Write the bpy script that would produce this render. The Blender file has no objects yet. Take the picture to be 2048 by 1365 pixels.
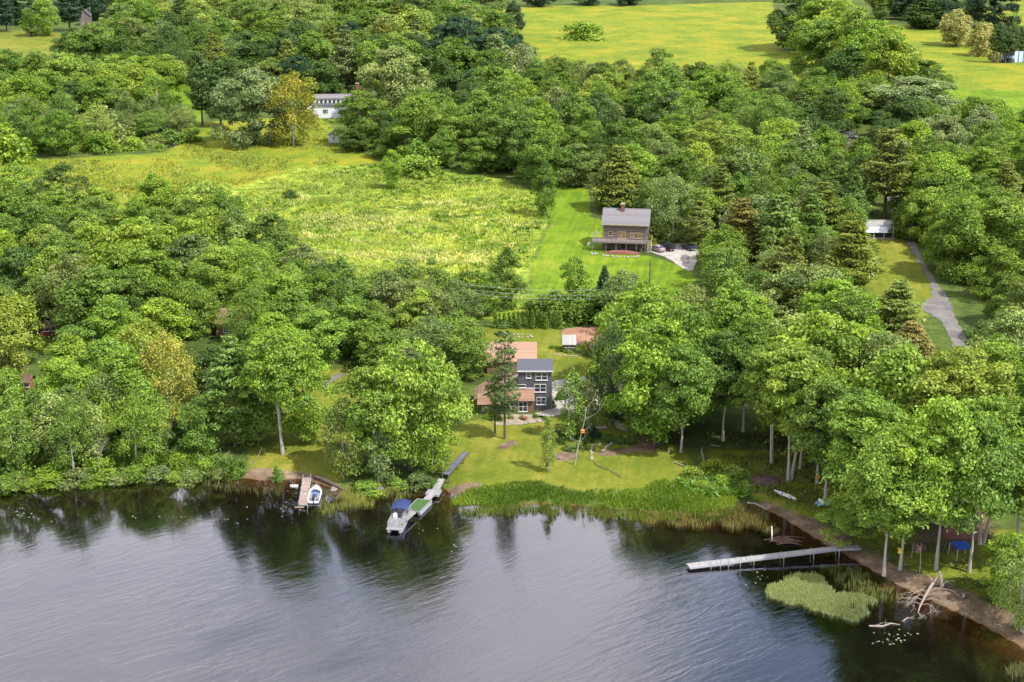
import bpy, math, random
import numpy as np
from mathutils import Vector, Matrix

sc = bpy.context.scene
COL = sc.collection
R = math.radians
PI = math.pi

# ------------------------------------------------------------------ camera, sky, sun, exposure
CAM_H, PITCH, FPX = 95.0, R(18.1), 3000.0
cam_d = bpy.data.cameras.new("Camera")
cam_d.sensor_width = 36.0
cam_d.lens = FPX / 2048.0 * 36.0
cam_d.clip_start, cam_d.clip_end = 1.0, 20000.0
cam = bpy.data.objects.new("Camera", cam_d)
COL.objects.link(cam)
cam.location = (0, 0, CAM_H)
cam.rotation_euler = (PI / 2 - PITCH, 0, 0)
sc.camera = cam

SUN_EL, SUN_AZ = R(53), R(123)          # azimuth clockwise from +Y: the sun stands to the right, a little behind the camera
world = bpy.data.worlds.new("World")
sc.world = world
world.use_nodes = True
wn, wl = world.node_tree.nodes, world.node_tree.links
wn.clear()
sky = wn.new("ShaderNodeTexSky")
sky.sky_type = 'NISHITA'
sky.sun_disc = False
sky.sun_elevation = SUN_EL
sky.sun_rotation = SUN_AZ
bg_sky = wn.new("ShaderNodeBackground"); bg_sky.inputs[1].default_value = 0.15
bg_cl = wn.new("ShaderNodeBackground")
tc = wn.new("ShaderNodeTexCoord")
mp = wn.new("ShaderNodeMapping"); mp.inputs['Location'].default_value = (0.35, 0.2, 0.0); mp.inputs['Scale'].default_value = (1.0, 1.0, 1.7)
nz = wn.new("ShaderNodeTexNoise"); nz.inputs['Scale'].default_value = 2.6; nz.inputs['Detail'].default_value = 7; nz.inputs['Roughness'].default_value = 0.5
rp = wn.new("ShaderNodeValToRGB")
rp.color_ramp.elements[0].position = 0.28; rp.color_ramp.elements[0].color = (0, 0, 0, 1)
rp.color_ramp.elements[1].position = 0.44; rp.color_ramp.elements[1].color = (1, 1, 1, 1)
nz2 = wn.new("ShaderNodeTexNoise"); nz2.inputs['Scale'].default_value = 5.0; nz2.inputs['Detail'].default_value = 5
rp2 = wn.new("ShaderNodeValToRGB")
rp2.color_ramp.elements[0].position = 0.3; rp2.color_ramp.elements[0].color = (0.64, 0.645, 0.68, 1)
rp2.color_ramp.elements[1].position = 0.7; rp2.color_ramp.elements[1].color = (1.0, 0.98, 1.0, 1)
bg_cl.inputs[1].default_value = 1.16
mxw = wn.new("ShaderNodeMixShader")
wo = wn.new("ShaderNodeOutputWorld")
wl.new(tc.outputs['Generated'], mp.inputs['Vector'])
wl.new(mp.outputs['Vector'], nz.inputs['Vector']); wl.new(mp.outputs['Vector'], nz2.inputs['Vector'])
wl.new(nz.outputs['Fac'], rp.inputs['Fac']); wl.new(nz2.outputs['Fac'], rp2.inputs['Fac'])
wl.new(sky.outputs[0], bg_sky.inputs[0]); wl.new(rp2.outputs['Color'], bg_cl.inputs[0])
gap = wn.new("ShaderNodeSeparateXYZ"); wl.new(tc.outputs['Generated'], gap.inputs[0])
gmr = wn.new("ShaderNodeMapRange"); gmr.interpolation_type = 'SMOOTHSTEP'
gmr.inputs[1].default_value = 0.06; gmr.inputs[2].default_value = 0.17; gmr.inputs[3].default_value = 1.0; gmr.inputs[4].default_value = 0.12
gad = wn.new("ShaderNodeMath"); gad.operation = 'MULTIPLY_ADD'; gad.inputs[1].default_value = 0.22; wl.new(nz2.outputs['Fac'], gad.inputs[0])
gsb = wn.new("ShaderNodeMath"); gsb.operation = 'SUBTRACT'; gsb.inputs[1].default_value = 0.11
wl.new(gap.outputs['X'], gad.inputs[2]); wl.new(gad.outputs[0], gsb.inputs[0]); wl.new(gsb.outputs[0], gmr.inputs[0])
gmu = wn.new("ShaderNodeMath"); gmu.operation = 'MULTIPLY'; wl.new(rp.outputs['Color'], gmu.inputs[0]); wl.new(gmr.outputs[0], gmu.inputs[1])
wl.new(gmu.outputs[0], mxw.inputs[0]); wl.new(bg_sky.outputs[0], mxw.inputs[1]); wl.new(bg_cl.outputs[0], mxw.inputs[2])
wl.new(mxw.outputs[0], wo.inputs['Surface'])

sun_d = bpy.data.lights.new("Sun", 'SUN')
sun_d.energy = 4.5
sun_d.angle = R(0.6)
sun_d.color = (1.0, 0.955, 0.88)
sun = bpy.data.objects.new("Sun", sun_d)
COL.objects.link(sun)
to_sun = Vector((math.cos(SUN_EL) * math.sin(SUN_AZ), math.cos(SUN_EL) * math.cos(SUN_AZ), math.sin(SUN_EL)))
sun.rotation_euler = to_sun.to_track_quat('Z', 'Y').to_euler()
sun.location = (200, 0, 300)

sc.view_settings.view_transform = 'Standard'
sc.view_settings.look = 'None'
sc.view_settings.exposure = 1.15
sc.view_settings.gamma = 1.0
sc.render.engine = 'CYCLES'
sc.cycles.max_bounces = 7
sc.cycles.diffuse_bounces = 3
sc.cycles.glossy_bounces = 3
sc.cycles.transmission_bounces = 4
sc.cycles.transparent_max_bounces = 8

# ------------------------------------------------------------------ pixel of the photograph -> point on the ground
GZ = 1.0                                  # level of the land; the lake lies at 0
cP, sP = math.cos(PITCH), math.sin(PITCH)
def P(u, v, z=GZ):
    x = (u - 1024.0) / FPX; y = -(v - 682.5) / FPX
    d = Vector((x, cP + y * sP, -sP + y * cP))
    t = (z - CAM_H) / d.z
    return Vector((d.x * t, d.y * t, z))
def proj(p):
    dx, dy, dz = p[0], p[1], p[2] - CAM_H
    zc = dy * cP - dz * sP
    yc = dy * sP + dz * cP
    return 1024 + FPX * dx / zc, 682.5 - FPX * yc / zc, FPX / zc
def scale_at(u, v, z=GZ):
    return proj(P(u, v, z))[2]
def up_m(u, v, vtop, z=GZ):               # height in metres of a thing that stands at (u, v) and reaches up to row vtop
    p = P(u, v, z)
    lo, hi = 0.0, 80.0
    for _ in range(40):
        m = (lo + hi) / 2
        if proj((p.x, p.y, z + m))[1] > vtop: lo = m
        else: hi = m
    return lo

# ------------------------------------------------------------------ objects
def link(name, me, parent=None):
    o = bpy.data.objects.new(name, me)
    COL.objects.link(o)
    if parent is not None: o.parent = parent
    return o
def thing(name, label, cat, loc=(0, 0, 0), rz=0.0, group=None):
    o = bpy.data.objects.new(name, None)
    COL.objects.link(o)
    o.empty_display_size = 0.5
    o.location = loc; o.rotation_euler = (0, 0, rz)
    o["label"] = label; o["category"] = cat
    if group: o["group"] = group
    return o
def tag(o, label, cat, group=None):
    o["label"] = label; o["category"] = cat
    if group: o["group"] = group
    return o
def kind(o, k, label=None):
    o["kind"] = k
    if label: o["label"] = label
    return o
def np_mesh(name, V, F, mats, face_attr=None, smooth=False, vcol=None):
    V = np.asarray(V, dtype=np.float32); F = np.asarray(F, dtype=np.int32)
    k = F.shape[1]
    me = bpy.data.meshes.new(name)
    me.vertices.add(len(V)); me.vertices.foreach_set("co", V.ravel())
    me.loops.add(F.size); me.loops.foreach_set("vertex_index", F.ravel())
    me.polygons.add(len(F))
    me.polygons.foreach_set("loop_start", np.arange(0, F.size, k, dtype=np.int32))
    try: me.polygons.foreach_set("loop_total", np.full(len(F), k, dtype=np.int32))
    except Exception: pass
    if smooth: me.polygons.foreach_set("use_smooth", np.ones(len(F), dtype=bool))
    me.update(calc_edges=True)
    if face_attr is not None:
        a = me.attributes.new("tint", 'FLOAT', 'FACE'); a.data.foreach_set("value", np.asarray(face_attr, dtype=np.float32))
    if vcol is not None:
        a = me.color_attributes.new("zone", 'FLOAT_COLOR', 'POINT'); a.data.foreach_set("color", np.asarray(vcol, dtype=np.float32).ravel())
    for m in (mats if isinstance(mats, (list, tuple)) else [mats]): me.materials.append(m)
    return me

class MB:
    """collects shapes and links them as one mesh object"""
    def __init__(s): s.v = []; s.f = []; s.m = []; s.sm = []
    def add(s, vs, fs, mi=0, smooth=False):
        b = len(s.v); s.v += [tuple(v) for v in vs]
        for f in fs: s.f.append([b + i for i in f]); s.m.append(mi); s.sm.append(smooth)
        return s
    def box(s, x0, x1, y0, y1, z0, z1, mi=0):
        return s.add([(x0, y0, z0), (x1, y0, z0), (x1, y1, z0), (x0, y1, z0), (x0, y0, z1), (x1, y0, z1), (x1, y1, z1), (x0, y1, z1)],
                     [(0, 3, 2, 1), (4, 5, 6, 7), (0, 1, 5, 4), (1, 2, 6, 5), (2, 3, 7, 6), (3, 0, 4, 7)], mi)
    def bar(s, a, b, w, h, mi=0, up=(0, 0, 1)):
        a, b = Vector(a), Vector(b); d = (b - a).normalized(); u = Vector(up)
        if abs(d.dot(u)) > 0.98: u = Vector((0, 1, 0))
        x = d.cross(u).normalized() * w / 2; y = x.cross(d).normalized() * h / 2
        q = [a - x - y, a + x - y, a + x + y, a - x + y, b - x - y, b + x - y, b + x + y, b - x + y]
        return s.add(q, [(0, 1, 2, 3), (7, 6, 5, 4), (0, 4, 5, 1), (1, 5, 6, 2), (2, 6, 7, 3), (3, 7, 4, 0)], mi)
    def tube(s, pts, rad, n=7, mi=0, cap=True):
        pts = [Vector(p) for p in pts]; rad = rad if isinstance(rad, (list, tuple)) else [rad] * len(pts)
        vs = []; fs = []
        for i, p in enumerate(pts):
            d = (pts[min(i + 1, len(pts) - 1)] - pts[max(i - 1, 0)]).normalized()
            u = Vector((0, 0, 1)) if abs(d.z) < 0.9 else Vector((1, 0, 0))
            x = d.cross(u).normalized(); y = d.cross(x)
            for k in range(n):
                a = 2 * PI * k / n; vs.append(p + (x * math.cos(a) + y * math.sin(a)) * rad[i])
        for i in range(len(pts) - 1):
            for k in range(n):
                fs.append((i * n + k, i * n + (k + 1) % n, (i + 1) * n + (k + 1) % n, (i + 1) * n + k))
        s.add(vs, fs, mi, True)
        if cap:
            s.add(vs[:n], [tuple(range(n - 1, -1, -1))], mi); s.add(vs[-n:], [tuple(range(n))], mi)
        return s
    def prism(s, pts, z0, z1, mi=0):
        n = len(pts)
        vs = [(p[0], p[1], z0) for p in pts] + [(p[0], p[1], z1) for p in pts]
        fs = [tuple(range(n - 1, -1, -1)), tuple(range(n, 2 * n))] + [(i, (i + 1) % n, n + (i + 1) % n, n + i) for i in range(n)]
        return s.add(vs, fs, mi)
    def loft(s, rings, mi=0, cap=True, smooth=True):
        n = len(rings[0]); vs = [p for r in rings for p in r]; fs = []
        for i in range(len(rings) - 1):
            for k in range(n):
                fs.append((i * n + k, i * n + (k + 1) % n, (i + 1) * n + (k + 1) % n, (i + 1) * n + k))
        s.add(vs, fs, mi, smooth)
        if cap: s.add(rings[0], [tuple(range(n - 1, -1, -1))], mi); s.add(rings[-1], [tuple(range(n))], mi)
        return s
    def slab(s, q, th, mi=0):
        """a sloping sheet given by four top corners, thickness th downwards along its normal"""
        q = [Vector(p) for p in q]; nrm = (q[1] - q[0]).cross(q[3] - q[0]).normalized()
        if nrm.z < 0: nrm = -nrm
        lo = [p - nrm * th for p in q]
        vs = lo + q
        fs = [(0, 3, 2, 1), (4, 5, 6, 7), (0, 1, 5, 4), (1, 2, 6, 5), (2, 3, 7, 6), (3, 0, 4, 7)]
        return s.add(vs, fs, mi)
    def ball(s, c, r, n=8, mi=0, squash=(1, 1, 1)):
        rings = []
        for i in range(1, n):
            t = PI * i / n
            rings.append([(c[0] + r * squash[0] * math.sin(t) * math.cos(2 * PI * k / n), c[1] + r * squash[1] * math.sin(t) * math.sin(2 * PI * k / n), c[2] - r * squash[2] * math.cos(t)) for k in range(n)])
        return s.loft(rings, mi)
    def mesh(s, name, mats):
        me = bpy.data.meshes.new(name)
        me.from_pydata(s.v, [], s.f)
        for m in (mats if isinstance(mats, (list, tuple)) else [mats]): me.materials.append(m)
        me.polygons.foreach_set("material_index", s.m); me.polygons.foreach_set("use_smooth", s.sm)
        me.update()
        return me
    def build(s, name, mats, parent=None, label=None):
        o = link(name, s.mesh(name, mats), parent)
        if label: o["label"] = label
        return o
# ------------------------------------------------------------------ materials
def newmat(name):
    m = bpy.data.materials.new(name); m.use_nodes = True
    nt = m.node_tree; nt.nodes.clear()
    return m, nt.nodes, nt.links
def out(n, l, sh):
    o = n.new("ShaderNodeOutputMaterial"); l.new(sh, o.inputs['Surface']); return o
def noise(n, l, scale, detail=5, rough=0.6, vec=None, dist=0.0):
    t = n.new("ShaderNodeTexNoise"); t.inputs['Scale'].default_value = scale; t.inputs['Detail'].default_value = detail
    t.inputs['Roughness'].default_value = rough; t.inputs['Distortion'].default_value = dist
    if vec is not None: l.new(vec, t.inputs['Vector'])
    return t.outputs['Fac']
def ramp(n, l, fac, stops):
    r = n.new("ShaderNodeValToRGB"); e = r.color_ramp.elements
    while len(e) < len(stops): e.new(0.5)
    for i, (p, c) in enumerate(stops):
        e[i].position = p; e[i].color = (c[0], c[1], c[2], 1) if not isinstance(c, (int, float)) else (c, c, c, 1)
    l.new(fac, r.inputs['Fac'])
    return r.outputs['Color']
def mixc(n, l, fac, a, b, mode='MIX'):
    m = n.new("ShaderNodeMix"); m.data_type = 'RGBA'; m.blend_type = mode
    for sock, val in ((m.inputs[0], fac), (m.inputs[6], a), (m.inputs[7], b)):
        if isinstance(val, bpy.types.NodeSocket): l.new(val, sock)
        elif isinstance(val, (int, float)): sock.default_value = val
        else: sock.default_value = (val[0], val[1], val[2], 1)
    return m.outputs[2]
def math_(n, l, op, a, b=0.0, clamp=False):
    m = n.new("ShaderNodeMath"); m.operation = op; m.use_clamp = clamp
    for sock, val in ((m.inputs[0], a), (m.inputs[1], b)):
        if isinstance(val, bpy.types.NodeSocket): l.new(val, sock)
        else: sock.default_value = val
    return m.outputs[0]
def maprange(n, l, val, a, b, c=0.0, d=1.0, smooth=False):
    m = n.new("ShaderNodeMapRange"); m.inputs[1].default_value = a; m.inputs[2].default_value = b
    m.inputs[3].default_value = c; m.inputs[4].default_value = d
    if smooth: m.interpolation_type = 'SMOOTHSTEP'
    l.new(val, m.inputs[0]); return m.outputs[0]
def coord(n, l, scale=(1, 1, 1), rot=(0, 0, 0), which='Object'):
    t = n.new("ShaderNodeTexCoord")
    m = n.new("ShaderNodeMapping"); m.inputs['Scale'].default_value = scale
    if any(rot):
        q = n.new("ShaderNodeMapping"); q.inputs['Rotation'].default_value = rot
        l.new(t.outputs[which], q.inputs['Vector']); l.new(q.outputs['Vector'], m.inputs['Vector'])
    else: l.new(t.outputs[which], m.inputs['Vector'])
    return m.outputs['Vector']
def bsdf(n, l, col, rough=0.7, metal=0.0, spec=0.5, normal=None):
    b = n.new("ShaderNodeBsdfPrincipled")
    if isinstance(col, bpy.types.NodeSocket): l.new(col, b.inputs['Base Color'])
    else: b.inputs['Base Color'].default_value = (col[0], col[1], col[2], 1)
    if isinstance(rough, bpy.types.NodeSocket): l.new(rough, b.inputs['Roughness'])
    else: b.inputs['Roughness'].default_value = rough
    b.inputs['Metallic'].default_value = metal
    b.inputs['Specular IOR Level'].default_value = spec
    if normal is not None: l.new(normal, b.inputs['Normal'])
    return b.outputs[0]
def bump(n, l, h, strength=0.5, dist=0.1):
    b = n.new("ShaderNodeBump"); b.inputs['Distance'].default_value = dist
    if isinstance(strength, bpy.types.NodeSocket): l.new(strength, b.inputs['Strength'])
    else: b.inputs['Strength'].default_value = strength
    l.new(h, b.inputs['Height']); return b.outputs[0]
def plain(name, col, rough=0.6, metal=0.0, var=0.18, scale=3.0, spec=0.4, stretch=(1, 1, 1)):
    """a colour with weathering: two noises in the base colour and a little relief"""
    m, n, l = newmat(name)
    v = coord(n, l, stretch)
    a = noise(n, l, scale, 6, 0.65, v); b = noise(n, l, scale * 9, 3, 0.6, v)
    f = math_(n, l, 'ADD', math_(n, l, 'MULTIPLY', a, 0.7), math_(n, l, 'MULTIPLY', b, 0.3))
    lo = [c * (1 - var * 1.6) for c in col]; hi = [min(1.0, c * (1 + var * 1.2)) for c in col]
    c = ramp(n, l, f, [(0.3, lo), (0.7, hi)])
    out(n, l, bsdf(n, l, c, rough, metal, spec, bump(n, l, b, 0.25, 0.02)))
    return m
def streaked(name, col, axis=(1, 12, 1), rough=0.75, var=0.3, scale=1.0):
    return plain(name, col, rough, 0.0, var, scale, 0.25, axis)
def boards(name, col, size=0.14, axis='Z', var=0.2, rough=0.75, gap=0.25):
    """clapboards, planks, shingles or metal ribs: lines every `size` metres along an axis, with weathering"""
    m, n, l = newmat(name)
    t = n.new("ShaderNodeTexCoord"); sx = n.new("ShaderNodeSeparateXYZ"); l.new(t.outputs['Object'], sx.inputs[0])
    p = math_(n, l, 'DIVIDE', sx.outputs[axis], size)
    fr = math_(n, l, 'FRACT', p); fl = math_(n, l, 'FLOOR', p)
    wn_ = n.new("ShaderNodeTexWhiteNoise"); wn_.noise_dimensions = '1D'; l.new(fl, wn_.inputs['W'])
    a = noise(n, l, 2.2, 6, 0.65, t.outputs['Object'])
    f = math_(n, l, 'ADD', math_(n, l, 'MULTIPLY', a, 0.65), math_(n, l, 'MULTIPLY', wn_.outputs['Value'], 0.35))
    c = ramp(n, l, f, [(0.25, [x * (1 - var * 1.5) for x in col]), (0.75, [min(1, x * (1 + var * 1.2)) for x in col])])
    line = math_(n, l, 'LESS_THAN', fr, 0.12)
    c = mixc(n, l, math_(n, l, 'MULTIPLY', line, gap), c, [x * 0.35 for x in col])
    out(n, l, bsdf(n, l, c, rough, 0.0, 0.3, bump(n, l, fr, 0.5, 0.02)))
    return m
def glassmat(name, col=(0.012, 0.015, 0.022)):
    m, n, l = newmat(name)
    v = coord(n, l)
    c = ramp(n, l, noise(n, l, 1.3, 3, 0.5, v), [(0.35, col), (0.7, [x * 2.6 for x in col])])
    out(n, l, bsdf(n, l, c, 0.06, 0.0, 0.9))
    return m

def leafmat(name, transl=0.3, vary=0.45, gloss=0.05, deep=0.55):
    m, n, l = newmat(name)
    oi = n.new("ShaderNodeObjectInfo")
    at = n.new("ShaderNodeAttribute"); at.attribute_name = "tint"
    t = at.outputs['Fac']
    hs = n.new("ShaderNodeHueSaturation")
    l.new(oi.outputs['Color'], hs.inputs['Color'])
    l.new(maprange(n, l, t, 0, 1, 0.515, 0.482), hs.inputs['Hue'])
    l.new(maprange(n, l, t, 0, 1, 1 - vary, 1 + vary), hs.inputs['Value'])
    hs.inputs['Saturation'].default_value = 1.0
    c = hs.outputs['Color']
    d = n.new("ShaderNodeBsdfDiffuse"); l.new(c, d.inputs['Color'])
    tr = n.new("ShaderNodeBsdfTranslucent")
    l.new(mixc(n, l, 1.0, c, (1.0, 1.1, 0.55), 'MULTIPLY'), tr.inputs['Color'])
    mx = n.new("ShaderNodeMixShader"); mx.inputs[0].default_value = transl
    l.new(d.outputs[0], mx.inputs[1]); l.new(tr.outputs[0], mx.inputs[2])
    g = n.new("ShaderNodeBsdfGlossy"); g.inputs['Roughness'].default_value = 0.5; g.inputs['Color'].default_value = (0.9, 0.95, 1, 1)
    m2 = n.new("ShaderNodeMixShader"); m2.inputs[0].default_value = gloss
    l.new(mx.outputs[0], m2.inputs[1]); l.new(g.outputs[0], m2.inputs[2])
    out(n, l, m2.outputs[0])
    return m
M = {}
M['leaf'] = leafmat("leaf", 0.32, 0.45, 0.012)
M['needle'] = leafmat("needle", 0.25, 0.4, 0.025)
M['blade'] = leafmat("blade", 0.3, 0.4, 0.02)
M['bark'] = streaked("bark", (0.10, 0.075, 0.055), (6, 6, 0.8), 0.9, 0.4, 2.0)
M['pale_bark'] = streaked("pale_bark", (0.26, 0.235, 0.205), (5, 5, 0.7), 0.85, 0.35, 2.0)
M['birch_bark'] = streaked("birch_bark", (0.36, 0.345, 0.31), (2, 2, 7), 0.7, 0.4, 1.5)
M['dead'] = streaked("dead_wood", (0.2, 0.172, 0.148), (4, 4, 0.7), 0.85, 0.3, 2.0)
M['shingle_grey'] = boards("grey_shingle_wall", (0.118, 0.094, 0.082), 0.16, 'Z', 0.22)
M['charcoal'] = boards("charcoal_board", (0.062, 0.064, 0.074), 0.3, 'X', 0.12, 0.7, 0.4)
M['brown_shingle'] = boards("brown_shingle_wall", (0.15, 0.085, 0.05), 0.16, 'Z', 0.25)
M['white_board'] = boards("white_clapboard", (0.5, 0.5, 0.53), 0.18, 'Z', 0.05, 0.6, 0.2)
M['white'] = plain("white_paint", (0.46, 0.46, 0.46), 0.5, 0, 0.05)
M['trim_beige'] = plain("beige_trim", (0.3, 0.25, 0.19), 0.6, 0, 0.1)
M['roof_grey'] = boards("grey_asphalt_roof", (0.122, 0.114, 0.124), 0.24, 'Z', 0.16, 0.9, 0.25)
M['roof_slate'] = plain("slate_blue_roof", (0.05, 0.053, 0.067), 0.75, 0, 0.12)
M['roof_salmon'] = boards("salmon_asphalt_roof", (0.25, 0.148, 0.105), 0.2, 'Z', 0.14, 0.9, 0.22)
M['roof_tan'] = boards("tan_asphalt_roof", (0.19, 0.11, 0.073), 0.2, 'Z', 0.16, 0.9, 0.25)
M['roof_brown'] = boards("brown_asphalt_roof", (0.15, 0.09, 0.06), 0.2, 'Z', 0.2, 0.9, 0.3)
M['roof_metal'] = boards("pale_metal_roof", (0.235, 0.23, 0.22), 0.4, 'X', 0.12, 0.5, 0.35)
M['brick'] = plain("brick", (0.15, 0.062, 0.046), 0.85, 0, 0.35, 6)
M['glass'] = glassmat("window_glass")
M['amber_glass'] = glassmat("amber_curtain", (0.085, 0.055, 0.03))
M['deck'] = boards("weathered_deck", (0.15, 0.12, 0.115), 0.14, 'Y', 0.25)
M['rail'] = plain("grey_timber", (0.15, 0.13, 0.125), 0.8, 0, 0.25)
M['dark_wood'] = plain("dark_timber", (0.075, 0.05, 0.04), 0.8, 0, 0.35)
M['dock_wood'] = boards("dock_planks", (0.22, 0.165, 0.14), 0.19, 'Y', 0.25, 0.8, 0.5)
M['dock_grey'] = boards("grey_dock_planks", (0.2, 0.197, 0.2), 0.15, 'X', 0.15, 0.7, 0.35)
M['alu'] = plain("aluminium", (0.27, 0.27, 0.285), 0.4, 0.4, 0.1)
M['steel'] = plain("galvanised_steel", (0.4, 0.41, 0.43), 0.4, 0.7, 0.15)
M['turf'] = plain("green_outdoor_carpet", (0.03, 0.075, 0.016), 0.95, 0, 0.25, 4)
M['ramp_grey'] = boards("slate_grey_ramp", (0.075, 0.088, 0.115), 0.3, 'Y', 0.2, 0.5, 0.4)
M['rust'] = plain("rusty_timber", (0.085, 0.05, 0.038), 0.85, 0, 0.35)
M['blue_canvas'] = plain("navy_blue_canvas", (0.01, 0.022, 0.085), 0.75, 0, 0.15)
M['royal_blue'] = plain("royal_blue_canvas", (0.004, 0.04, 0.26), 0.7, 0, 0.12)
M['gel'] = plain("white_gelcoat", (0.5, 0.5, 0.52), 0.3, 0, 0.06)
M['cushion'] = plain("pale_grey_vinyl", (0.16, 0.165, 0.175), 0.5, 0, 0.1)
M['blue_vinyl'] = plain("blue_vinyl", (0.08, 0.13, 0.28), 0.5, 0, 0.12)
M['black'] = plain("black_rubber", (0.02, 0.02, 0.022), 0.5, 0, 0.2)
M['ice_blue'] = plain("light_blue_plastic", (0.22, 0.34, 0.44), 0.35, 0, 0.1)
M['car_black'] = plain("black_car_paint", (0.014, 0.015, 0.02), 0.22, 0, 0.1)
M['car_silver'] = plain("mauve_silver_car_paint", (0.34, 0.27, 0.29), 0.25, 0.3, 0.08)
M['car_navy'] = plain("dark_blue_car_paint", (0.018, 0.024, 0.04), 0.22, 0, 0.1)
M['red_lamp'] = plain("red_lamp", (0.16, 0.012, 0.01), 0.3)
M['pale_lamp'] = plain("pale_lamp", (0.75, 0.75, 0.7), 0.2)
M['mulch_red'] = plain("red_brown_bark", (0.13, 0.05, 0.035), 0.95, 0, 0.5, 5)
M['stone'] = plain("pale_field_stone", (0.24, 0.215, 0.19), 0.9, 0, 0.3, 3)
M['plank_grey'] = boards("grey_walkway_planks", (0.2, 0.165, 0.145), 0.15, 'Y', 0.2)
M['orange'] = plain("orange_plastic", (0.5, 0.17, 0.03), 0.5, 0, 0.1)
M['yellow'] = plain("yellow_plastic", (0.5, 0.38, 0.03), 0.5, 0, 0.1)
M['terracotta'] = plain("terracotta", (0.2, 0.075, 0.045), 0.8, 0, 0.2)
M['red_paint'] = plain("faded_red_paint", (0.13, 0.035, 0.025), 0.8, 0, 0.3)
M['wire'] = plain("wire", (0.3, 0.31, 0.32), 0.5, 0.5)
# ------------------------------------------------------------------ ground, lake, fields
def W(px, z=GZ):                            # list of photo points -> world xy array
    return np.array([[P(u, v, z).x, P(u, v, z).y] for u, v in px])
SHORE = [(-700, 1010), (-300, 990), (-80, 973), (0, 966), (90, 960), (200, 954), (330, 946), (370, 949), (420, 946), (470, 957), (520, 962),
         (600, 960), (640, 970), (690, 988), (760, 975), (800, 968), (870, 972), (905, 990), (925, 1008), (1000, 1014), (1100, 1010),
         (1200, 1016), (1300, 1026), (1400, 1034), (1470, 1030), (1505, 1010), (1560, 1035), (1640, 1085), (1700, 1118), (1790, 1170),
         (1880, 1212), (1960, 1250), (2048, 1300), (2200, 1400), (2600, 1700)]
LAKE = np.vstack([W(SHORE, 0.0), [[500, 0], [700, -600], [-1800, -600], [-1800, 190]]])

def inside(poly, X, Y):
    r = np.zeros(X.shape, bool); n = len(poly); j = n - 1
    for i in range(n):
        xi, yi = poly[i]; xj, yj = poly[j]
        if yi != yj:
            c = ((yi > Y) != (yj > Y)) & (X < (xj - xi) * (Y - yi) / (yj - yi) + xi)
            r ^= c
        j = i
    return r
def sdist(poly, X, Y):                      # signed distance, positive inside
    d2 = np.full(X.shape, 1e12); n = len(poly)
    for i in range(n):
        ax, ay = poly[i]; bx, by = poly[(i + 1) % n]
        ex, ey = bx - ax, by - ay
        t = np.clip(((X - ax) * ex + (Y - ay) * ey) / (ex * ex + ey * ey + 1e-12), 0, 1)
        d2 = np.minimum(d2, (X - ax - t * ex) ** 2 + (Y - ay - t * ey) ** 2)
    d = np.sqrt(d2)
    return np.where(inside(poly, X, Y), d, -d)
def land_z(d):                              # d: distance from the shoreline, positive on land
    s = np.clip(d / 4.5, 0, 1); up = GZ * s * s * (3 - 2 * s)
    dn = -3.0 * (1 - np.exp(np.minimum(d, 0) / 9.0))
    return np.where(d >= 0, up, dn)

def grow(a, b, s0, k):
    r = [a]; s = s0
    while (r[-1] < b) if s0 > 0 else (r[-1] > b):
        s *= k; r.append(r[-1] + s)
    return r[1:]
xs = np.concatenate([sorted(grow(-130, -5000, -2.0, 1.25)), np.arange(-130, 131, 1.25), grow(131, 5000, 2.0, 1.25)])
ys = np.concatenate([sorted(grow(150, -700, -3.0, 1.3)), np.arange(150, 330, 1.1), np.arange(330, 560, 1.8), np.arange(560, 1150, 4.0), grow(1150, 9000, 6.0, 1.3)])
GX, GY = np.meshgrid(xs, ys)
SD = -sdist(LAKE, GX, GY)
rng = np.random.default_rng(5)
GZZ = land_z(SD) + np.where((SD > 5), 0.0, 0) 
def zone(polys, soft=2.5):
    r = np.zeros(GX.shape)
    for p in polys:
        q = W(p); m = 12
        sel = (GX > q[:, 0].min() - m) & (GX < q[:, 0].max() + m) & (GY > q[:, 1].min() - m) & (GY < q[:, 1].max() + m)
        if sel.any(): r[sel] = np.maximum(r[sel], np.clip(0.5 + sdist(q, GX[sel], GY[sel]) / (2 * soft), 0, 1))
    return r
LAWN = [[(1118, 425), (1205, 440), (1205, 500), (1300, 512), (1385, 540), (1400, 600), (1300, 640), (1060, 640), (1065, 530), (1090, 470)],   # round the grey house
        [(1850, 175), (2100, 185), (2100, 225), (1890, 225)],
        [(350, 160), (420, 160), (400, 260), (340, 250)],
        [(1060, 360), (1180, 380), (1180, 440), (1080, 440)]]
OLIVE = [[(1720, 470), (1800, 470), (1860, 560), (1870, 610), (1840, 640), (1740, 650), (1700, 560)],
         [(960, 655), (1120, 655), (1125, 690), (1200, 690), (1215, 760), (1105, 760), (960, 750)],
         [(890, 850), (960, 838), (1110, 832), (1190, 830), (1280, 850), (1360, 900), (1420, 960), (1380, 975), (1260, 985), (1200, 985), (1090, 968), (960, 975), (880, 975), (900, 930)],
         [(490, 880), (620, 740), (740, 740), (720, 860), (690, 960), (640, 952), (500, 938)],
         [(1420, 900), (1660, 900), (1700, 1000), (1660, 1040), (1600, 1030), (1500, 985), (1420, 975)],
         [(1690, 1080), (1760, 1060), (2100, 1060), (2100, 1250), (2040, 1225), (1930, 1180), (1800, 1130)],
         [(-100, 62), (160, 62), (180, 80), (60, 150), (-100, 190)]]
MEADOW = [[(430, 390), (600, 335), (760, 330), (900, 345), (1000, 358), (1070, 385), (1100, 435), (1085, 470), (1062, 530), (1060, 640), (980, 640), (700, 620), (640, 580), (420, 540)]]
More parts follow.
